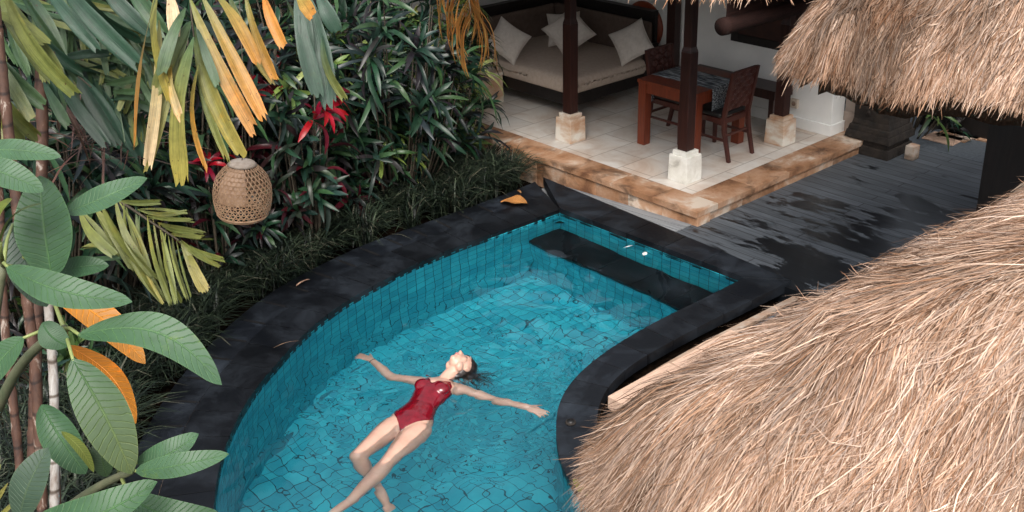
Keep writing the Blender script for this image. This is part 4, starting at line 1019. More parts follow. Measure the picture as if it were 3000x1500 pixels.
# grass border
lv = []
OLw = edge_pts(OL, 400); nrm_ = offset_line(OLw, 1)-OLw; sgn = 1 if inside(np.array([(OLw+nrm_*.1)[200][0]]), np.array([(OLw+nrm_*.1)[200][1]]), ring)[0] else -1
cen = ring.mean(0); outn = nrm_*(1 if ((OLw[200]+nrm_[200])-cen)@((OLw[200])-cen) > ((OLw[200])-cen)@((OLw[200])-cen) else -1)
nclump = 230; nb = 48
ci = rng.integers(0, 400, nclump); off = rng.uniform(.10, .85, nclump)**1.0*1.0
cp = OLw[ci]+outn[ci]*off[:, None]+rng.normal(0, .03, (nclump, 2))
n = nclump*nb; bx = np.repeat(cp, nb, 0)+rng.normal(0, .035, (n, 2)); az = rng.uniform(0, 2*math.pi, n)
lean = np.repeat(-outn[ci], nb, 0); dirn = np.stack([np.cos(az), np.sin(az)], 1)+.35*lean; dirn /= np.linalg.norm(dirn, axis=1)[:, None]
hgt_ = rng.uniform(.26, .46, n); rch = rng.uniform(.16, .48, n); sg = 4; P = []
gb = np.interp(np.repeat(off, nb), [0, 1], [-.05, -.14])
for k in range(sg+1):
    t = k/sg; P.append(np.stack([bx[:, 0]+dirn[:, 0]*rch*t**1.3, bx[:, 1]+dirn[:, 1]*rch*t**1.3, gb+hgt_*(1.55*t-.95*t*t)*1.25], 1))
P = np.stack(P, 1); sdv = np.stack([-dirn[:, 1], dirn[:, 0], np.zeros(n)], 1)[:, None]; ww = np.array([.7, 1, 1, .8, .1])[None, :, None]*rng.uniform(.003, .0068, n)[:, None, None]
V = np.stack([P-sdv*ww, P+sdv*ww], 2).reshape(-1, 3); base = np.arange(n)*(2*(sg+1))
F = np.concatenate([np.stack([base+2*k, base+2*k+1, base+2*k+3, base+2*k+2], 1) for k in range(sg)])
c = np.array([(.010, .017, .011), (.022, .034, .020), (.006, .010, .008), (.045, .060, .036), (.085, .085, .06)])[rng.choice(5, n, p=[.3, .3, .2, .14, .06])]*(1+rng.uniform(-.25, .25, (n, 1)))
me = fast_mesh('grass', V, F, np.repeat(c[:, None], 2*(sg+1), 1).reshape(-1, 3))
tag(link('grass', me, None, M['grass']), 'dark mondo grass border along the curved coping', None, None, 'stuff')

# ---- canes (ringed palm stems) with the palms' fronds above
m, nt, b = newmat('ringed cane brown'); m2b, nt2, b2 = newmat('ringed cane white')
for (nt_, b_, stops) in ((nt, b, [(.35, (.032, .013, .008)), (.58, (.080, .036, .021)), (.68, (.34, .29, .25))]), (nt2, b2, [(.30, (.10, .045, .03)), (.42, (.20, .17, .15)), (.62, (.34, .33, .31))])):
    f = noise_tex(nt_, geo_pos(nt_, (1, 1, .35)), 16, 6, .7, .6); r = ramp(nt_, f, stops)
    wv = N(nt_, 'ShaderNodeTexWave', Scale=2.3, Distortion=1.2); wv.bands_direction = 'Z'; wv.inputs['Detail Scale'].default_value = 3
    nt_.links.new(geo_pos(nt_), wv.inputs['Vector']); rg = ramp(nt_, wv.outputs['Fac'], [(.0, (.25, .2, .16)), (.06, (1, 1, 1))])
    nt_.links.new(mixc(nt_, 1, r.outputs['Color'], rg.outputs['Color'], 'MULTIPLY'), b_.inputs['Base Color']); b_.inputs['Roughness'].default_value = .75
    bump(nt_, b_, f, .4, .006)
M['caneb'], M['canew'] = m, m2b
def cane(parent, pts, dist, wpx, mat, extra=None):
    P = [far(x, y, dist) for x, y in pts]
    # continue to the ground
    d = unit(P[-1]-P[-2]); k = (GZ-P[-1][2])/min(d[2], -.2); P.append(P[-1]+d*k)
    d = unit(P[0]-P[1]); P = [P[0]+d*extra]+P if extra else P
    P = smooth_line(resample(P, .03), 10); r0 = pxs(wpx, dist)/2; nn = len(P)
    rr = np.array([r0*(1+.02*math.sin(i*1.3)) for i in range(nn)])
    for i in range(5, nn-3, 6): rr[i] *= 1.13
    mb = MB(); mb.tube(P, rr, 12); return mb.build('stem', mat, parent)
FG = {'green': (.055, .105, .045), 'dk': (.014, .042, .024), 'blue': (.030, .074, .048), 'olive': (.115, .135, .035), 'yel': (.30, .26, .06), 'or': (.46, .20, .04), 'cream': (.62, .45, .28), 'ygr': (.17, .19, .05)}
def leaflet_list(lv, L, dist, rib=None, scale=1.0, dj=.12, seg=7, wave=.05):
    for (x0, y0_, x1, y1_, w_, c0, c1) in L:
        d0 = dist+rng.uniform(-dj, dj); d1 = d0-rng.uniform(0, .15)
        lv.leaf(far(x0, y0_, d0), far(x1, y1_, d1), pxs(w_, dist)*scale*1.22, sag=rng.uniform(.03, .12), up=-fv+rng.normal(0, .35, 3), fold=rng.uniform(.08, .30), seg=seg, shape='blunt', c0=jit(FG[c0], .12), c1=jit(FG[c1], .12), bend=rng.normal(0, .035), roll=rng.normal(0, .16), wave=wave)
z3 = lambda L: [(a/3, b_/3, c/3, d/3, w_/3, e, f) for a, b_, c, d, w_, e, f in L]

pc1 = empty('palm_clump', (*far(60, 1288, 5.0)[:2], GZ), 'clump of slender ringed palm canes, brown and whitish, behind the frangipani leaves', 'palm')
cane(pc1, [(2, 600), (11, 816), (26, 944), (50, 1168), (58, 1288)], 5.0, 22, M['caneb'], 1.6)
cane(pc1, [(60, 680), (75, 816), (88, 890), (100, 1128), (107, 1288)], 5.0, 27, M['caneb'], 1.8)
cane(pc1, [(120, 740), (127, 852), (136, 962), (138, 1219), (136, 1300)], 4.9, 23, M['canew'], .3)
pc2 = empty('palm_tree', (*far(103, 700, 6.4)[:2], GZ), 'dark brown ringed palm with broad drooping green leaflets at the upper left', 'palm')
cane(pc2, [(94, -60), (100, 0), (103, 220), (108, 330), (105, 440), (100, 600)], 6.2, 29, M['caneb'], .6)
def frond(parent, rib, L, dist, **kw):
    lv = Leaves(); leaflet_list(lv, L, dist, **kw); o = lv.build('frond', M['palm'], parent)
    if rib:
        mb = MB(); P = smooth_line(resample([far(x, y, d) for x, y, d in rib], .05), 4); mb.tube(P, np.linspace(.012, .004, len(P)), 6); mb.build('midrib', M['stem'], o)
    return o
frond(pc2, [(60, -160, 6.1), (20, -60, 5.6), (-30, 0, 5.3)], z3([(-60, -120, 430, 570, 170, 'olive', 'olive'), (0, -160, 590, 730, 120, 'ygr', 'olive'), (-150, 60, 350, 330, 100, 'olive', 'olive'), (-150, 250, 330, 800, 100, 'dk', 'green'), (-200, 350, 180, 1070, 120, 'olive', 'olive'), (-150, 420, 290, 1040, 110, 'olive', 'olive'), (-260, 560, 110, 1060, 120, 'olive', 'ygr'), (-100, 320, 240, 900, 80, 'green', 'olive')]), 5.3)
frond(pc2, [(94, -120, 6.2), (110, -80, 5.9), (150, -60, 5.7)], z3([(100, -150, 600, 610, 100, 'dk', 'green'), (300, -160, 735, 370, 110, 'blue', 'blue'), (420, -180, 1050, 495, 150, 'dk', 'blue'), (520, -250, 1060, 300, 120, 'dk', 'dk'), (700, -250, 1130, 250, 130, 'dk', 'blue'), (880, -250, 1250, 260, 140, 'blue', 'green'), (180, -100, 480, 440, 90, 'dk', 'green'), (250, 200, 640, 560, 100, 'dk', 'dk')]), 5.8, scale=.8)
frond(pc2, [(94, 120, 6.2), (160, 160, 6.0), (230, 220, 5.9)], z3([(520, 420, 900, 1085, 105, 'dk', 'dk'), (590, 470, 1090, 1190, 150, 'dk', 'blue'), (330, 620, 520, 955, 90, 'dk', 'green'), (430, 560, 800, 1090, 100, 'dk', 'dk'), (560, 520, 980, 1130, 80, 'blue', 'dk'), (300, 500, 420, 900, 80, 'dk', 'dk'), (380, 470, 830, 400, 70, 'dk', 'dk'), (580, 520, 870, 500, 60, 'dk', 'dk'), (800, 640, 1040, 590, 60, 'green', 'green'), (850, 690, 1040, 690, 50, 'green', 'green'), (850, 760, 1030, 740, 50, 'dk', 'green')]), 6.1, scale=.8)
for (ox, oy, dx, dy, n_, ln) in ((-20, -20, 260, 150, 22, 190), (130, -60, 240, 190, 22, 170), (150, 130, 210, 150, 20, 150), (300, 40, 60, 190, 16, 130)):
    L_ = []
    for k in range(n_):
        t = k/(n_-1); bx_, by_ = ox+dx*t, oy+dy*t
        for sd_ in (0, 1):
            an = math.atan2(dy, dx)+(.75 if sd_ else -.35)+rng.normal(0, .08); l = ln*(1-.45*t)*rng.uniform(.8, 1.1); L_.append((bx_, by_, bx_+math.cos(an)*l, by_+math.sin(an)*l+l*.15, 13, 'dk' if rng.random() < .6 else 'green', 'green' if rng.random() < .7 else 'ygr'))
    frond(pc2, [(ox-15, oy-8, 6.35), (ox, oy, 6.3), (ox+dx*.5, oy+dy*.5, 6.28), (ox+dx, oy+dy, 6.25)], L_, 6.2, dj=.12)
# thin dark spikes low between the canes
lv = Leaves()
for k in range(46):
    b_ = far(rng.uniform(150, 330), rng.uniform(330, 430), 6.6); d = r2*rng.normal(0, .8)-d2*rng.uniform(-.4, .9)+fv*rng.normal(0, .3); lv.leaf(b_, b_+unit(d)*rng.uniform(.3, .7), .016, sag=.1, seg=5, c0=jit((.10, .05, .035), .4), c1=jit((.16, .09, .06), .4))
lv.build('dead_leaflets', M['palm'], pc2)
# second palm: trunk, the yellow hanging frond and the blue green one
p2 = empty('palm_tree', (*far(545, 420, 9.6)[:2], GZ), 'palm with yellowing and blue green leaflets hanging in front of the shrubs at the top', 'palm')
cane(p2, [(536, -40), (540, 60), (543, 150), (545, 300), (546, 420)], 9.6, 22, M['caneb'], .6)
YL = [(1180, -40, 1020, 1095, 62, 'green', 'or'), (1200, 150, 1110, 1250, 72, 'ygr', 'cream'), (1195, -120, 1290, 740, 84, 'ygr', 'yel'), (1285, 470, 1375, 905, 74, 'yel', 'cream'), (1280, -60, 1318, 268, 80, 'cream', 'cream'), (1300, 250, 1362, 575, 34, 'ygr', 'cream'),
      (1440, 160, 1170, 700, 95, 'green', 'ygr'), (1440, 190, 1120, 1255, 66, 'green', 'yel'), (1462, 280, 1375, 1370, 150, 'green', 'yel'), (1475, 290, 1715, 1200, 54, 'green', 'ygr'), (1458, 175, 1830, 1170, 112, 'green', 'yel'), (1430, -20, 1915, 985, 92, 'ygr', 'or'), (1520, -40, 1990, 900, 88, 'ygr', 'or'), (1500, 480, 1552, 1270, 40, 'ygr', 'or'),
      (1720, -60, 2075, 610, 84, 'green', 'yel'), (1600, -80, 1940, 470, 84, 'ygr', 'or'), (1850, -40, 2080, 600, 70, 'ygr', 'or'), (1980, -60, 2145, 355, 76, 'or', 'or'), (1400, 60, 1215, 560, 80, 'green', 'green'), (2230, -60, 2365, 125, 90, 'yel', 'or'), (1480, 200, 1640, 640, 60, 'dk', 'green'), (1380, 300, 1330, 640, 60, 'ygr', 'green')]
frond(p2, [(536, -60, 6.8), (520, -120, 6.4), (478, -60, 5.6), (478, 0, 5.5), (482, 55, 5.45), (488, 95, 5.42)], z3(YL), 5.4, dj=.10, wave=.06)
BL = [(2230, -30, 2400, 720, 105, 'blue', 'blue'), (2320, -60, 2485, 790, 125, 'blue', 'blue'), (2390, -80, 2545, 230, 100, 'blue', 'blue'), (2430, 260, 2605, 745, 60, 'blue', 'ygr'), (2270, -60, 2330, 450, 90, 'blue', 'dk'), (2150, -20, 2250, 420, 55, 'dk', 'ygr')]
frond(p2, [(536, -60, 6.8), (640, -130, 6.5), (745, -60, 6.0), (765, -10, 5.95)], z3(BL), 5.9, dj=.06, wave=.05)
# fan of green leaflets in the middle left
z5 = lambda L: [(a*.3668, b_*.3668+343.5, c*.3668, d*.3668+343.5, w_*.3668, e, f) for a, b_, c, d, w_, e, f in L]
FL = [(545, 505, 790, 815, 95, 'ygr', 'olive'), (640, 480, 915, 905, 95, 'ygr', 'olive'), (690, 465, 1065, 970, 105, 'ygr', 'olive'), (790, 425, 1040, 950, 70, 'ygr', 'olive'), (850, 455, 1112, 1125, 78, 'ygr', 'olive'), (930, 490, 1115, 1125, 60, 'green', 'yel'), (1010, 540, 1172, 1140, 58, 'ygr', 'olive'), (1090, 595, 1202, 1135, 50, 'ygr', 'ygr'), (1140, 635, 1245, 1125, 46, 'ygr', 'ygr'), (1180, 670, 1285, 1112, 42, 'olive', 'olive'), (1240, 715, 1395, 1060, 92, 'olive', 'yel'),
      (790, 430, 1095, 455, 40, 'olive', 'olive'), (940, 500, 1275, 515, 46, 'ygr', 'olive'), (1000, 540, 1315, 568, 36, 'olive', 'olive'), (1080, 590, 1400, 655, 44, 'ygr', 'olive'), (1110, 610, 1330, 660, 40, 'olive', 'olive'), (1150, 670, 1380, 690, 36, 'ygr', 'ygr'), (1190, 690, 1525, 835, 46, 'ygr', 'ygr'), (1220, 705, 1505, 885, 48, 'ygr', 'olive'), (560, 760, 740, 760, 40, 'ygr', 'ygr'), (560, 830, 810, 825, 40, 'dk', 'green')]
pc3 = empty('young_palm', (*far(180, 620, 5.2)[:2], GZ), 'young palm with one ragged yellow green frond fanning towards the pool', 'palm')
frond(pc3, [(120, 640, 5.2), (180, 520, 4.9), (240, 470, 4.8), (293, 500, 4.75), (360, 545, 4.7), (450, 605, 4.65)], z5(FL)+[(x0+rng.normal(0, 3)+5, a+rng.normal(0, 3)+3, x1+rng.normal(0, 6)+7, b+rng.normal(0, 6), w_*.55, e, f) for x0, a, x1, b, w_, e, f in z5(FL)], 4.7, dj=.05, wave=.03, scale=.66)
cane(pc3, [(118, 640), (122, 700), (126, 790)], 5.2, 14, M['caneb'])

# ---- wicker lantern
lc = far(610, 473, 6.3); Rb = pxs(146, 6.3)/2; Hb = pxs(150, 6.3)/1.03
la_ = empty('wicker_lantern', (lc[0], lc[1], lc[2]), 'egg shaped open weave bamboo lantern hanging among the shrubs', 'lantern')
ax = unit(np.array([0, 0, 1.0])+r2*.10); tX = unit(np.cross(ax, fv)); tY = np.cross(ax, tX)
def prof_r(t): return Rb*np.interp(t, [0, .04, .12, .25, .4, .55, .7, .82, .92, 1], [.80, .86, .93, .985, 1, .97, .87, .70, .48, .30])
def egg(t, a): r_ = prof_r(t); return lc+ax*((t-.5)*Hb)+(tX*math.cos(a)+tY*math.sin(a))*r_
mb = MB()
nst = 32
def strip(fn, wv, n, thick=.0012):
    V = []
    for i in range(n+1):
        t, a = fn(i/n); p = egg(t, a); p2_, = (egg(*fn(min(1, i/n+.01))),); q_ = egg(*fn(max(0, i/n-.01))); tg = unit(p2_-q_); o_ = unit(p-lc-ax*((p-lc)@ax)); s_ = np.cross(tg, o_)
        V += [p-s_*wv, p+s_*wv, p+s_*wv+o_*thick, p-s_*wv+o_*thick]
    F = [(4*i+k, 4*i+(k+1) % 4, 4*i+4+(k+1) % 4, 4*i+4+k) for i in range(n) for k in range(4)]
    mb.add(V, F)
for k in range(nst):
    a0 = 2*math.pi*k/nst
    strip(lambda s_: (.03+.95*s_, a0+1.35*s_), .0033, 18); strip(lambda s_: (.03+.95*s_, a0-1.35*s_), .0033, 18)
for k in range(15): strip(lambda s_: (.05+.90*k/14.0, 2*math.pi*s_), .0026, 40)
mb.build('woven_shade', M['wicker'], la_)
mb = MB(); V = []; nA, nT = 16, 12
af = math.atan2(-(fv@tY), -(fv@tX))
for i in range(nA+1):
    for j in range(nT+1):
        a = af+(-.35+1.0*i/nA) if False else af+(-.75+1.15*i/nA); t = .34+.60*j/nT; p = egg(t, a); V.append(p-(p-lc-ax*((p-lc)@ax))*.03)
mb.add(V, [(i*(nT+1)+j, (i+1)*(nT+1)+j, (i+1)*(nT+1)+j+1, i*(nT+1)+j+1) for i in range(nA) for j in range(nT)], smooth=True); o = mb.build('inner_panel', M['wickerpanel'], la_)
sm_ = o.modifiers.new('s', 'SOLIDIFY'); sm_.thickness = .002
mb = MB()
for dz in (0, .012): mb.tube([egg(.0+dz*3, 2*math.pi*i/40)*1.0 for i in range(41)], .006, 6)
mb.build('bottom_hoop', M['wicker'], la_)
mb = MB(); mb.tube([lc+ax*(Hb*.44), lc+ax*(Hb*.475), lc+ax*(Hb*.50), lc+ax*(Hb*.515)], [Rb*.50, Rb*.42, Rb*.30, Rb*.10], 20); mb.build('top_cap', plain('pale cap', [(.28, .22, .17), (.46, .39, .33)], 30, .8), la_)
mb = MB(); mb.tube([lc+ax*Hb*.51, far(612, 200, 6.3), far(600, -40, 6.4), far(545, -130, 6.9)], [.003]*4, 5); mb.build('cord', M['stem'], la_)

# ---- frangipani in the foreground
fr_ = empty('frangipani', (*far(-40, 1288, 3.4)[:2], GZ), 'frangipani branches with large leathery veined leaves in the left foreground', 'frangipani')
PG = [(.046, .112, .050), (.038, .098, .044), (.055, .125, .060)]
BLU = (.064, .138, .072)
def pl_leaf(x0, y0_, x1, y1_, w_, dist, c, c1=None, sag=.08, tilt=0.0, bend=0.0, label=None, fold=.16, dd=0.0, petiole=None, roll=0.0):
    lv = Leaves(); up = -fv*1.0-d2*.55+r2*tilt
    lv.leaf(far(x0, y0_, dist), far(x1, y1_, dist+dd), pxs(w_, dist), sag=sag, up=up, fold=fold, seg=16, shape='broad', c0=c, c1=c1, bend=bend, roll=roll, wave=.012)
    # finer across: the blade is split once more by a subdivision
    o = lv.build('leaf', M['plumeria'], fr_)
    sb_ = o.modifiers.new('sub', 'SUBSURF'); sb_.levels = 1; sb_.render_levels = 1
    if label: o['label'] = label
    if petiole is not None:
        mb = MB(); a = far(*petiole); b_ = far(x0, y0_, dist); mb.tube([a, (a+b_)/2+[0, 0, .01], b_+(far(x1, y1_, dist+dd)-b_)*.02], [.007, .005, .004], 7); mb.build('petiole', M['petiole'], o)
    return o
M['petiole'] = plain('leaf stalk', [(.16, .20, .06), (.22, .26, .09)], 20, .5)
M['branch'] = plain('green branch', [(.06, .08, .04), (.12, .12, .07)], 20, .7)
A1 = (8, 668, 3.0); A2 = (162, 828, 2.9); A3 = (300, 1185, 2.9); A4 = (60, 1300, 2.8)
def leafs():
    pl_leaf(-70, 385, 154, 394, 62, 2.9, BLU, sag=.10, petiole=None)
    pl_leaf(-70, 412, 110, 481, 76, 2.8, BLU, sag=.10)
    pl_leaf(132, 700, 101, 442, 142, 3.0, PG[0], BLU, sag=.05, petiole=A1)
    pl_leaf(165, 535, 371, 448, 72, 3.05, BLU, sag=.12, bend=.10, petiole=(60, 650, 3.05))
    pl_leaf(0, 612, 105, 512, 62, 2.85, (.15, .20, .03), (.10, .16, .04), sag=.16, roll=.9, petiole=A1)
    pl_leaf(-10, 560, 30, 500, 60, 2.83, (.16, .21, .03), sag=.1, roll=.6)
    pl_leaf(15, 672, 333, 760, 84, 2.75, PG[0], BLU, sag=.08, bend=.09, petiole=A1)
    pl_leaf(130, 690, 274, 668, 60, 3.1, PG[1], sag=.1)
    pl_leaf(30, 560, 118, 772, 104, 3.15, (.030, .062, .040), sag=.05, petiole=A1)
    pl_leaf(118, 722, 366, 915, 78, 3.05, (.56, .22, .020), (.58, .25, .045), sag=.03, bend=-.06, label='orange dying leaf with brown spots', tilt=.3, petiole=A2)
    pl_leaf(168, 868, 342, 1066, 62, 3.0, (.50, .17, .012), (.52, .20, .02), sag=.04, bend=-.10, label='narrow orange dying leaf', roll=.5, petiole=A2)
    pl_leaf(196, 842, 558, 968, 98, 2.75, PG[0], BLU, sag=.10, bend=-.16, petiole=A2)
    pl_leaf(182, 903, 332, 1192, 122, 2.7, PG[1], (.085, .12, .05), sag=.05, bend=-.03, petiole=A2)
    pl_leaf(106, 812, 172, 872, 66, 2.8, PG[1], sag=.06, bend=.1)
    pl_leaf(60, 848, -60, 990, 84, 2.8, PG[0], sag=.06, petiole=A2)
    pl_leaf(345, 1165, 500, 1092, 72, 2.75, PG[0], BLU, sag=.14, bend=.14, petiole=A3)
    pl_leaf(340, 1186, 576, 1142, 62, 2.7, PG[2], BLU, sag=.12, bend=.06, petiole=A3)
    pl_leaf(92, 1310, 396, 1212, 106, 2.6, PG[0], sag=.10, bend=.14, petiole=A4)
    pl_leaf(318, 1245, 560, 1300, 80, 2.75, PG[1], sag=.10, bend=.12, petiole=A3)
    pl_leaf(104, 1018, 216, 1192, 88, 2.9, PG[1], BLU, sag=.10, fold=.5, petiole=None)
    pl_leaf(154, 1085, 236, 1188, 34, 2.86, (.15, .19, .04), sag=.1, roll=.8)
    pl_leaf(268, 1200, 250, 1098, 56, 2.95, (.035, .07, .03), sag=.08)
    pl_leaf(48, 1310, 122, 1126, 96, 2.75, (.050, .088, .058), sag=.10, petiole=A4)
leafs()
for (Q, r0, r1) in (([(-60, 1500, 3.3), (-40, 1100, 3.2), (-15, 800, 3.05), (8, 668, 3.0)], .022, .012), ([(-40, 1100, 3.2), (40, 930, 3.0), (110, 850, 2.92), (165, 826, 2.9)], .018, .012), ([(-60, 1500, 3.3), (90, 1340, 3.0), (230, 1230, 2.92), (330, 1185, 2.8)], .02, .010)):
    P = smooth_line(resample([far(*q) for q in Q], .04), 6); mb = MB(); mb.tube(P, np.linspace(r0, r1, len(P)), 10); mb.build('branch', M['branch'], fr_)
b0 = far(-60, 1500, 3.3); mb = MB(); mb.tube([[b0[0]-.05, b0[1]+.1, GZ], [b0[0]-.02, b0[1]+.04, b0[2]*.5], b0], [.05, .04, .023], 12); mb.build('trunk', M['branch'], fr_)
# narrow yellow green blades in the lower left corner
yb_ = far(-30, 1330, 3.6); yg = empty('young_palm', (yb_[0], yb_[1], GZ), 'narrow yellow green palm leaflets poking in at the bottom left corner', 'palm')
lv = Leaves()
for (x0, y0_, x1, y1_) in ((-40, 1330, 2, 1168), (-30, 1330, 38, 1262), (-20, 1340, 55, 1288), (-40, 1320, 20, 1215), (70, 1330, 92, 1200), (-60, 1300, -5, 1180), (60, 1350, 72, 1225)):
    lv.leaf(far(x0, y0_, 3.6), far(x1, y1_, 3.5), pxs(13, 3.6), sag=.06, up=-fv, c0=jit((.16, .18, .03), .2), c1=jit((.24, .22, .06), .2))
o = lv.build('leaflets', M['palm'], yg); mb = MB(); mb.tube([[yb_[0], yb_[1], GZ], yb_], [.012, .008], 6); mb.build('stem', M['stem'], yg)

# ---- fallen leaves and petals
def fallen(px, py, z, L, W, ang, c, label, name='fallen_leaf', lift=.02, flat=False):
    p = at(px, py, z); d = np.array([math.cos(ang), math.sin(ang), 0]); lv = Leaves()
    lv.leaf(p-d*L/2, p+d*L/2+[0, 0, lift*.4], W, sag=.08 if not flat else .01, up=(0, 0, 1), fold=.25 if not flat else .02, seg=8, shape='broad', c0=c, c1=jit(c, .2), wave=.06)
    o = lv.build(name, M['plumeria'] if L > .15 else M['palm']); tag(o, label, 'petal' if name == 'petal' else 'leaf'); return o
fallen(1294, 512, CZ+.012, .27, .17, rad(-60), (.50, .22, .07), 'large curled orange dead leaf on the black coping')
fallen(762, 712, CZ+.004, .14, .02, rad(5), (.52, .34, .24), 'slim pale pink leaf on the left black coping')
fallen(1306, 483, CZ+.004, .07, .03, rad(80), (.34, .18, .08), 'tiny brown leaf above the large orange leaf')
fallen(1622, 639, .012, .06, .04, rad(30), (.75, .78, .80), 'white petal floating over the pool seat', 'petal', flat=True)
fallen(1580, 621, .012, .10, .012, rad(-20), (.70, .75, .76), 'thin white petal floating left of the round white petal', 'petal', flat=True)
fallen(720, 868, CZ+.004, .20, .006, rad(-15), (.30, .20, .13), 'thin brown twig lying on the coping edge', 'twig')
fallen(888, 950, CZ+.004, .03, .02, rad(10), (.4, .05, .04), 'tiny red leaf on the coping') if False else None
# yellow sprigs at the gazebo eave
for k, (px, py, z, lab) in enumerate([(1462, 1225, 1.6, 'small yellow green sprig at the left tip of the gazebo thatch'), (1530, 1278, 1.55, 'small yellow sprig at the bottom below the gazebo thatch')]):
    p = at(px, py, z); e = empty('yellow_sprig', (p[0], p[1], z-.5), lab, 'sprig'); lv = Leaves()
    for q in range(7):
        d = unit(r2*rng.normal(0, 1)-d2*rng.normal(.2, .7)-fv*.3); b_ = p+rng.normal(0, .016, 3); lv.leaf(b_, b_+d*rng.uniform(.03, .045), .02, sag=.1, up=-fv, shape='broad', c0=jit((.30, .30, .05), .25))
    lv.build('foliage', M['leaf'], e); mb = MB(); mb.tube([[p[0]-.1, p[1]-.1, 0], p-[.03, .03, .3], p], [.006, .005, .003], 5); mb.build('stem', M['stem'], e)

# ================================================================== SWIMMER
C0 = atp(1178, 1260, -.01); N0 = atp(1297, 1107, .0)
tv = unit((N0-C0)*[1, 1, 0]); wv_ = np.cross(tv, [0, 0, 1.0]); zv = np.array([0, 0, 1.0]); TL = np.linalg.norm(N0-C0); fs = TL/.585
def tp(s, u, z): return C0+tv*s*fs+wv_*u+zv*z
per = empty('person', (C0[0], C0[1], -.05), 'woman in a shiny red one piece swimsuit floating on her back with arms spread', 'person')
bb = MB()
def loft(mb, secs, n=24):
    V = []
    for (c, a_, A, b_, B) in secs:
        for k in range(n):
            th = 2*math.pi*k/n; V.append(np.array(c)+np.array(A)*a_*math.cos(th)+np.array(B)*b_*math.sin(th))
    m_ = len(secs); F = [(i*n+k, i*n+(k+1) % n, (i+1)*n+(k+1) % n, (i+1)*n+k) for i in range(m_-1) for k in range(n)]
    F += [tuple(range(n-1, -1, -1)), tuple((m_-1)*n+k for k in range(n))]; mb.add(V, F)
def limb(mb, pts, rad_, n=16, flat=1.0):
    pts = smooth_line(resample(np.c_[np.array(pts, float), rad_], .015), 6); mb.tube(pts[:, :3], pts[:, 3], n)
    mb.ellipsoid(pts[0, :3], (pts[0, 3],)*3); mb.ellipsoid(pts[-1, :3], (pts[-1, 3],)*3)
ZC = .005
secs = [(-.03, .060, .055, -.01), (.03, .125, .085, -.01), (.08, .152, .098, -.005), (.13, .150, .098, 0), (.19, .130, .088, .005), (.26, .108, .078, .012), (.32, .108, .080, .018), (.39, .122, .090, .02), (.46, .132, .094, .02), (.52, .138, .080, .012), (.56, .118, .060, .006), (.60, .060, .050, .004)]
loft(bb, [(tp(s, 0, ZC+z), a_, wv_, b_, zv) for s, a_, b_, z in secs])
for sg in (-1, 1):
    bb.ellipsoid(tp(.425, sg*.066, ZC+.085), (.058, .058, .034)); bb.ellipsoid(tp(.53, sg*.145, ZC), (.055, .055, .050)); bb.ellipsoid(tp(.06, sg*.085, -.035), (.080, .075, .068))
    bb.tube([tp(.570, sg*.02, ZC+.046), tp(.555, sg*.12, ZC+.036)], [.008, .008], 8)
# head frame
hv = unit(r2*[1, 1, 0]*.55+fv*[1, 1, 0]*.62+zv*-.42); nv_ = unit(zv-hv*(hv@zv)); sdv_ = np.cross(hv, nv_)   # crown, face, side
rr_ = rad(-16); nv_, sdv_ = nv_*math.cos(rr_)+sdv_*math.sin(rr_), sdv_*math.cos(rr_)-nv_*math.sin(rr_)
Hc = atp(1352, 1058, .055); RH = np.stack([sdv_, nv_, hv], 1)
def hp_(u, n_, h): return Hc+sdv_*u+nv_*n_+hv*h
bb.ellipsoid(hp_(0, -.012, .015), (.074, .092, .098), RH, 24, 16)
bb.ellipsoid(hp_(0, .028, -.045), (.056, .058, .070), RH, 20, 12)
bb.ellipsoid(hp_(0, .052, -.098), (.026, .026, .022), RH)
for sg in (-1, 1):
    bb.ellipsoid(hp_(sg*.034, .046, -.03), (.026, .026, .030), RH); bb.ellipsoid(hp_(sg*.073, -.012, -.02), (.010, .020, .030), RH); bb.ellipsoid(hp_(sg*.048, .0, -.078), (.022, .035, .030), RH)
    bb.ellipsoid(hp_(sg*.031, .058, .008), (.017, .011, .011), RH)
bb.tube([hp_(0, .074, .012), hp_(0, .090, -.010), hp_(0, .106, -.032), hp_(0, .088, -.040)], [.008, .010, .0125, .010], 8)
for sg in (-1, 1): bb.ellipsoid(hp_(sg*.011, .090, -.036), (.009, .009, .008), RH)
bb.ellipsoid(hp_(0, .066, .040), (.046, .018, .024), RH); bb.ellipsoid(hp_(0, .078, -.064), (.022, .014, .012), RH)
limb(bb, [tp(.56, 0, ZC), (tp(.60, 0, ZC)+hp_(0, -.01, -.07))/2, hp_(0, -.01, -.045)], [.056, .050, .050])
bb.tube([tp(.585, .012, ZC+.05), hp_(.045, .0, -.06)], [.010, .014], 8); bb.tube([tp(.585, -.012, ZC+.05), hp_(-.045, .0, -.06)], [.010, .014], 8)
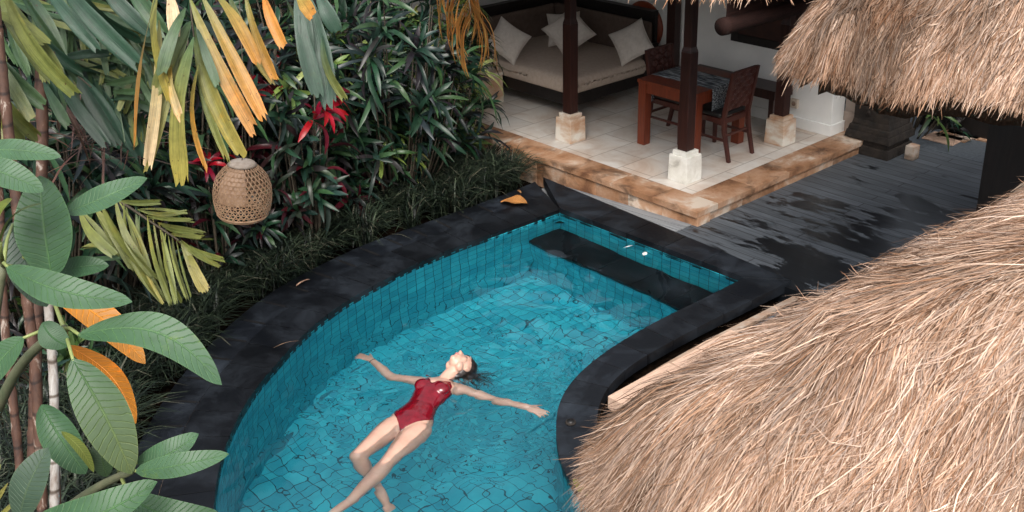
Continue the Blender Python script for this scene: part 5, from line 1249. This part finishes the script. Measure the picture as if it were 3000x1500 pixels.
# arms
def hand(mb, wr_, tip_, nrm, thumb, spread=.32, curl=.25, L=.165):
    d = unit(tip_-wr_); nrm = unit(nrm-d*(nrm@d)); s_ = np.cross(nrm, d)*thumb
    Rm = np.stack([s_, d, nrm], 1)
    mb.ellipsoid(wr_+d*.048, (.036, .052, .015), Rm); mb.ellipsoid(wr_+d*.012, (.027, .028, .018), Rm); mb.ellipsoid(wr_+d*.030+s_*.018, (.018, .030, .015), Rm)
    for k, (off_, ln) in enumerate(((.026, .070), (.009, .079), (-.009, .073), (-.026, .056))):
        b_ = wr_+d*.085+s_*off_; dd = unit(d+s_*spread*off_/.026*.55); P = [b_-dd*.015]; q = b_; ang = 0
        for j, fr in enumerate((.42, .32, .26)):
            dj = dd*math.cos(ang)-nrm*math.sin(ang); q = q+dj*ln*fr; P.append(q); ang += curl*(1+.25*k)
        limb(mb, [b_-dd*.015]+P[1:], [.0095, .0088, .0080, .0068], 8)
    tb_ = wr_+d*.025+s_*.028; td = unit(d*.62+s_*.75-nrm*.15); limb(mb, [tb_-td*.01, tb_+td*.032, tb_+unit(td+d*.35)*.062], [.0125, .0105, .0082], 8)
sR, sL = tp(.53, -.150, ZC), tp(.53, .150, ZC)
eR, wR, hR = atp(1147, 1102, -.035), atp(1088, 1045, .012), atp(1050, 1030, .015)
eL, wL, hL = atp(1447, 1166, -.02), atp(1543, 1183, -.002), atp(1604, 1206, .0)
limb(bb, [tp(.53, -.10, ZC), sR, sR+(eR-sR)*.4+[0, 0, .012], eR, eR+(wR-eR)*.35, wR], [.050, .047, .040, .034, .036, .024])
limb(bb, [tp(.53, .10, ZC), sL, sL+(eL-sL)*.4+[0, 0, .012], eL, eL+(wL-eL)*.35, wL], [.050, .047, .040, .034, .036, .024])
hand(bb, wR, hR, zv+fv*.1, 1 if (np.cross(zv, unit(hR-wR))@tv) > 0 else -1, curl=.35)
hand(bb, wL, hL, zv-fv*.2, 1 if (np.cross(zv, unit(hL-wL))@tv) > 0 else -1, curl=.30)
# legs
kR = atp(1047, 1326, .0); aR = atp(1100, 1408, -.16)*[1, 1, 0]+zv*-.30; fR = atp(1119, 1441, -.20)*[1, 1, 0]+zv*-.36
kL = atp(1134, 1345, .005); aL = atp(1026, 1466, -.045); fL = atp(968, 1506, -.06)
hR_, hL_ = tp(.045, -.085, -.01), tp(.045, .085, -.01)
for (h_, k_, a_, f_) in ((hR_, kR, aR, fR), (hL_, kL, aL, fL)):
    limb(bb, [h_, h_+(k_-h_)*.25, h_+(k_-h_)*.6, k_], [.092, .089, .071, .053], 20)
    limb(bb, [k_, k_+(a_-k_)*.28+[0, 0, -.012], k_+(a_-k_)*.62, a_], [.052, .057, .043, .033], 18)
    bb.ellipsoid(k_+[0, 0, .012], (.044, .044, .042)); d = unit(f_-a_)
    limb(bb, [a_-d*.03-zv*.01, a_+d*.05, a_+d*.12-zv*.01, a_+d*.18-zv*.02], [.030, .032, .030, .022], 14)
    s_ = unit(np.cross(d, zv)); e_ = a_+d*.185-zv*.02
    for q in range(5): limb(bb, [e_+s_*(.028-.014*q)-d*.01, e_+s_*(.030-.015*q)+d*(.030-.004*q)], [.011 if q else .013, .009], 8)
m_skin, nt, b = newmat('skin')
f = noise_tex(nt, geo_pos(nt), 9, 5); r = ramp(nt, f, [(.3, (.47, .275, .205)), (.7, (.56, .35, .27))]); nt.links.new(r.outputs['Color'], b.inputs['Base Color'])
b.inputs['Roughness'].default_value = .38; b.inputs['Subsurface Weight'].default_value = .15; b.inputs['Subsurface Radius'].default_value = (.012, .005, .003); b.inputs['Subsurface Scale'].default_value = .6
def remeshed(mb, name, vox, smooth_it=6, fac=.5):
    o = bpy.data.objects.new('tmp', mb.mesh('tmp')); COL.objects.link(o)
    r_ = o.modifiers.new('r', 'REMESH'); r_.mode = 'VOXEL'; r_.voxel_size = vox; r_.use_smooth_shade = True
    s_ = o.modifiers.new('s', 'SMOOTH'); s_.iterations = smooth_it; s_.factor = fac
    dg_ = bpy.context.evaluated_depsgraph_get(); me = bpy.data.meshes.new_from_object(o.evaluated_get(dg_)); me.name = name
    bpy.data.objects.remove(o); me.materials.clear(); return me
body = remeshed(bb, 'body', .0055, 5)
for p_ in body.polygons: p_.use_smooth = True
bo = link('body', body, per, m_skin)
# swimsuit: the cloth follows the torso's surface
nvb = len(body.vertices); VB = np.zeros(nvb*3); body.vertices.foreach_get('co', VB); VB = VB.reshape(-1, 3); NB = np.zeros(nvb*3); body.vertices.foreach_get('normal', NB); NB = NB.reshape(-1, 3)
rel = VB-C0; ss_ = rel@tv/fs; uu = rel@wv_; zz = rel@zv-ZC
hw = np.interp(ss_, [s for s, *_ in secs], [a_ for _, a_, *_ in secs])
un_ = uu/hw; au = np.abs(un_)
leg = np.interp(au, [0, .15, .45, .8, 1.05, 1.3], [-.05, -.015, .045, .115, .175, .20])
neck = np.where(zz > 0, np.interp(np.abs(uu), [0, .03, .085, .105, .2], [.425, .47, .535, .50, .46]), np.interp(np.abs(uu), [0, .1, .2], [.36, .42, .44]))
side_ok = au < 1.16
sel = (ss_ > leg) & (ss_ < neck) & side_ok & (np.abs(zz) < .18)
sel &= ~((ss_ > .455) & (np.abs(uu) > .118))
fc = np.zeros(len(body.loops), np.int32); body.loops.foreach_get('vertex_index', fc)
FQ = fc.reshape(-1, 4) if len(fc) == 4*len(body.polygons) else None
keepf = FQ[sel[FQ].all(1)]
used, inv = np.unique(keepf, return_inverse=True)
# straighten the ragged border a little
Vs = (VB+NB*.0035)[used]; Fi = inv.reshape(keepf.shape)
cnt = {}
for q in Fi:
    for k in range(4):
        e_ = tuple(sorted((q[k], q[(k+1) % 4]))); cnt[e_] = cnt.get(e_, 0)+1
nb_ = {}
for (a_, b_), c_ in cnt.items():
    if c_ == 1: nb_.setdefault(a_, []).append(b_); nb_.setdefault(b_, []).append(a_)
for _ in range(10):
    W_ = Vs.copy()
    for k, l in nb_.items():
        if len(l) == 2: W_[k] = Vs[k]*.4+(Vs[l[0]]+Vs[l[1]])*.3
    Vs = W_
me = fast_mesh('swimsuit', Vs, Fi, smooth=True)
m, nt, b = newmat('wet red swimsuit'); f = noise_tex(nt, geo_pos(nt), 14, 4); r = ramp(nt, f, [(.3, (.095, .0012, .006)), (.7, (.185, .003, .011))]); nt.links.new(r.outputs['Color'], b.inputs['Base Color'])
b.inputs['Roughness'].default_value = .12; b.inputs['Specular IOR Level'].default_value = .8; bump(nt, b, noise_tex(nt, geo_pos(nt), 22, 3), .25, .006)
su = link('swimsuit', me, per, m); so_ = su.modifiers.new('s', 'SOLIDIFY'); so_.thickness = .002
for sg in (-1, 1):
    mb = MB(); P = [tp(.515, sg*.086, ZC+.100), tp(.545, sg*.088, ZC+.078), tp(.572, sg*.088, ZC+.040), tp(.575, sg*.088, ZC-.01)]; mb.tube(smooth_line(resample(P, .01), 2), .0035, 6); mb.build('strap', m, per)
# hair: wet cap round the back of the head and strands spread in the water
m, nt, b = newmat('wet dark hair'); f = noise_tex(nt, geo_pos(nt), 60, 3); r = ramp(nt, f, [(.3, (.004, .003, .003)), (.7, (.022, .014, .011))]); nt.links.new(r.outputs['Color'], b.inputs['Base Color']); b.inputs['Roughness'].default_value = .3
hb = MB()
hb.ellipsoid(hp_(0, -.018, .050), (.081, .092, .086), RH, 24, 16); hb.ellipsoid(hp_(0, -.035, .01), (.081, .070, .09), RH, 24, 16); hb.ellipsoid(hp_(0, -.07, -.02), (.066, .055, .085), RH); hb.ellipsoid(hp_(.03, -.085, .04), (.075, .05, .075), RH); hb.ellipsoid(hp_(-.03, -.085, .04), (.075, .05, .075), RH)
hme = remeshed(hb, 'hair', .007, 3)
for p_ in hme.polygons: p_.use_smooth = True
ho = link('hair', hme, per, m)
hb = MB()
for k in range(90):
    a_ = rng.uniform(-1, 1); b_ = hp_(.07*a_, -.075+rng.normal(0, .012), rng.uniform(-.06, .09)); d = unit(r2*[1, 1, 0]*rng.uniform(.3, 1.1)+fv*[1, 1, 0]*rng.normal(-.25, .45)+zv*rng.uniform(-.25, .02)); L_ = rng.uniform(.10, .26)
    P = [b_, b_+d*L_*.4+rng.normal(0, .012, 3), b_+d*L_*.75+rng.normal(0, .02, 3), b_+d*L_+rng.normal(0, .03, 3)]; P = np.array(P); P[:, 2] = np.minimum(P[:, 2], .004+.01*rng.random()); hb.tube(P, [.0028, .0024, .0018, .0008], 4)
hb.build('floating_hair', m, per)
# lips, closed eyelids, brows
mb = MB(); mb.tube([hp_(-.022, .078, -.064), hp_(-.008, .092, -.062), hp_(.008, .092, -.062), hp_(.022, .078, -.064)], [.003, .0048, .0048, .003], 6); mb.tube([hp_(-.018, .079, -.070), hp_(0, .091, -.071), hp_(.018, .079, -.070)], [.003, .005, .003], 6); mb.build('lips', plain('lips', [(.42, .13, .12), (.50, .18, .16)], 20, .35), per)
for sg in (-1, 1):
    mb = MB(); mb.tube([hp_(sg*.018, .068, .002), hp_(sg*.031, .074, -.001), hp_(sg*.045, .062, .002)], [.0014, .002, .0014], 5); mb.build('eyelashes', m, per)
    mb = MB(); mb.tube([hp_(sg*.016, .080, .026), hp_(sg*.033, .081, .030), hp_(sg*.050, .063, .026)], [.002, .003, .0015], 5); mb.build('eyebrow', m, per)
# thin bracelet
d = unit(wR-eR); c = wR-d*.012; u_ = unit(np.cross(d, zv)); v2 = np.cross(d, u_)
mb = MB(); mb.tube([c+u_*.026*math.cos(t)+v2*.024*math.sin(t) for t in np.linspace(0, 2*math.pi, 25)], .0032, 6); mb.build('bracelet', M['blackleather'], per)

per.location.z -= .046
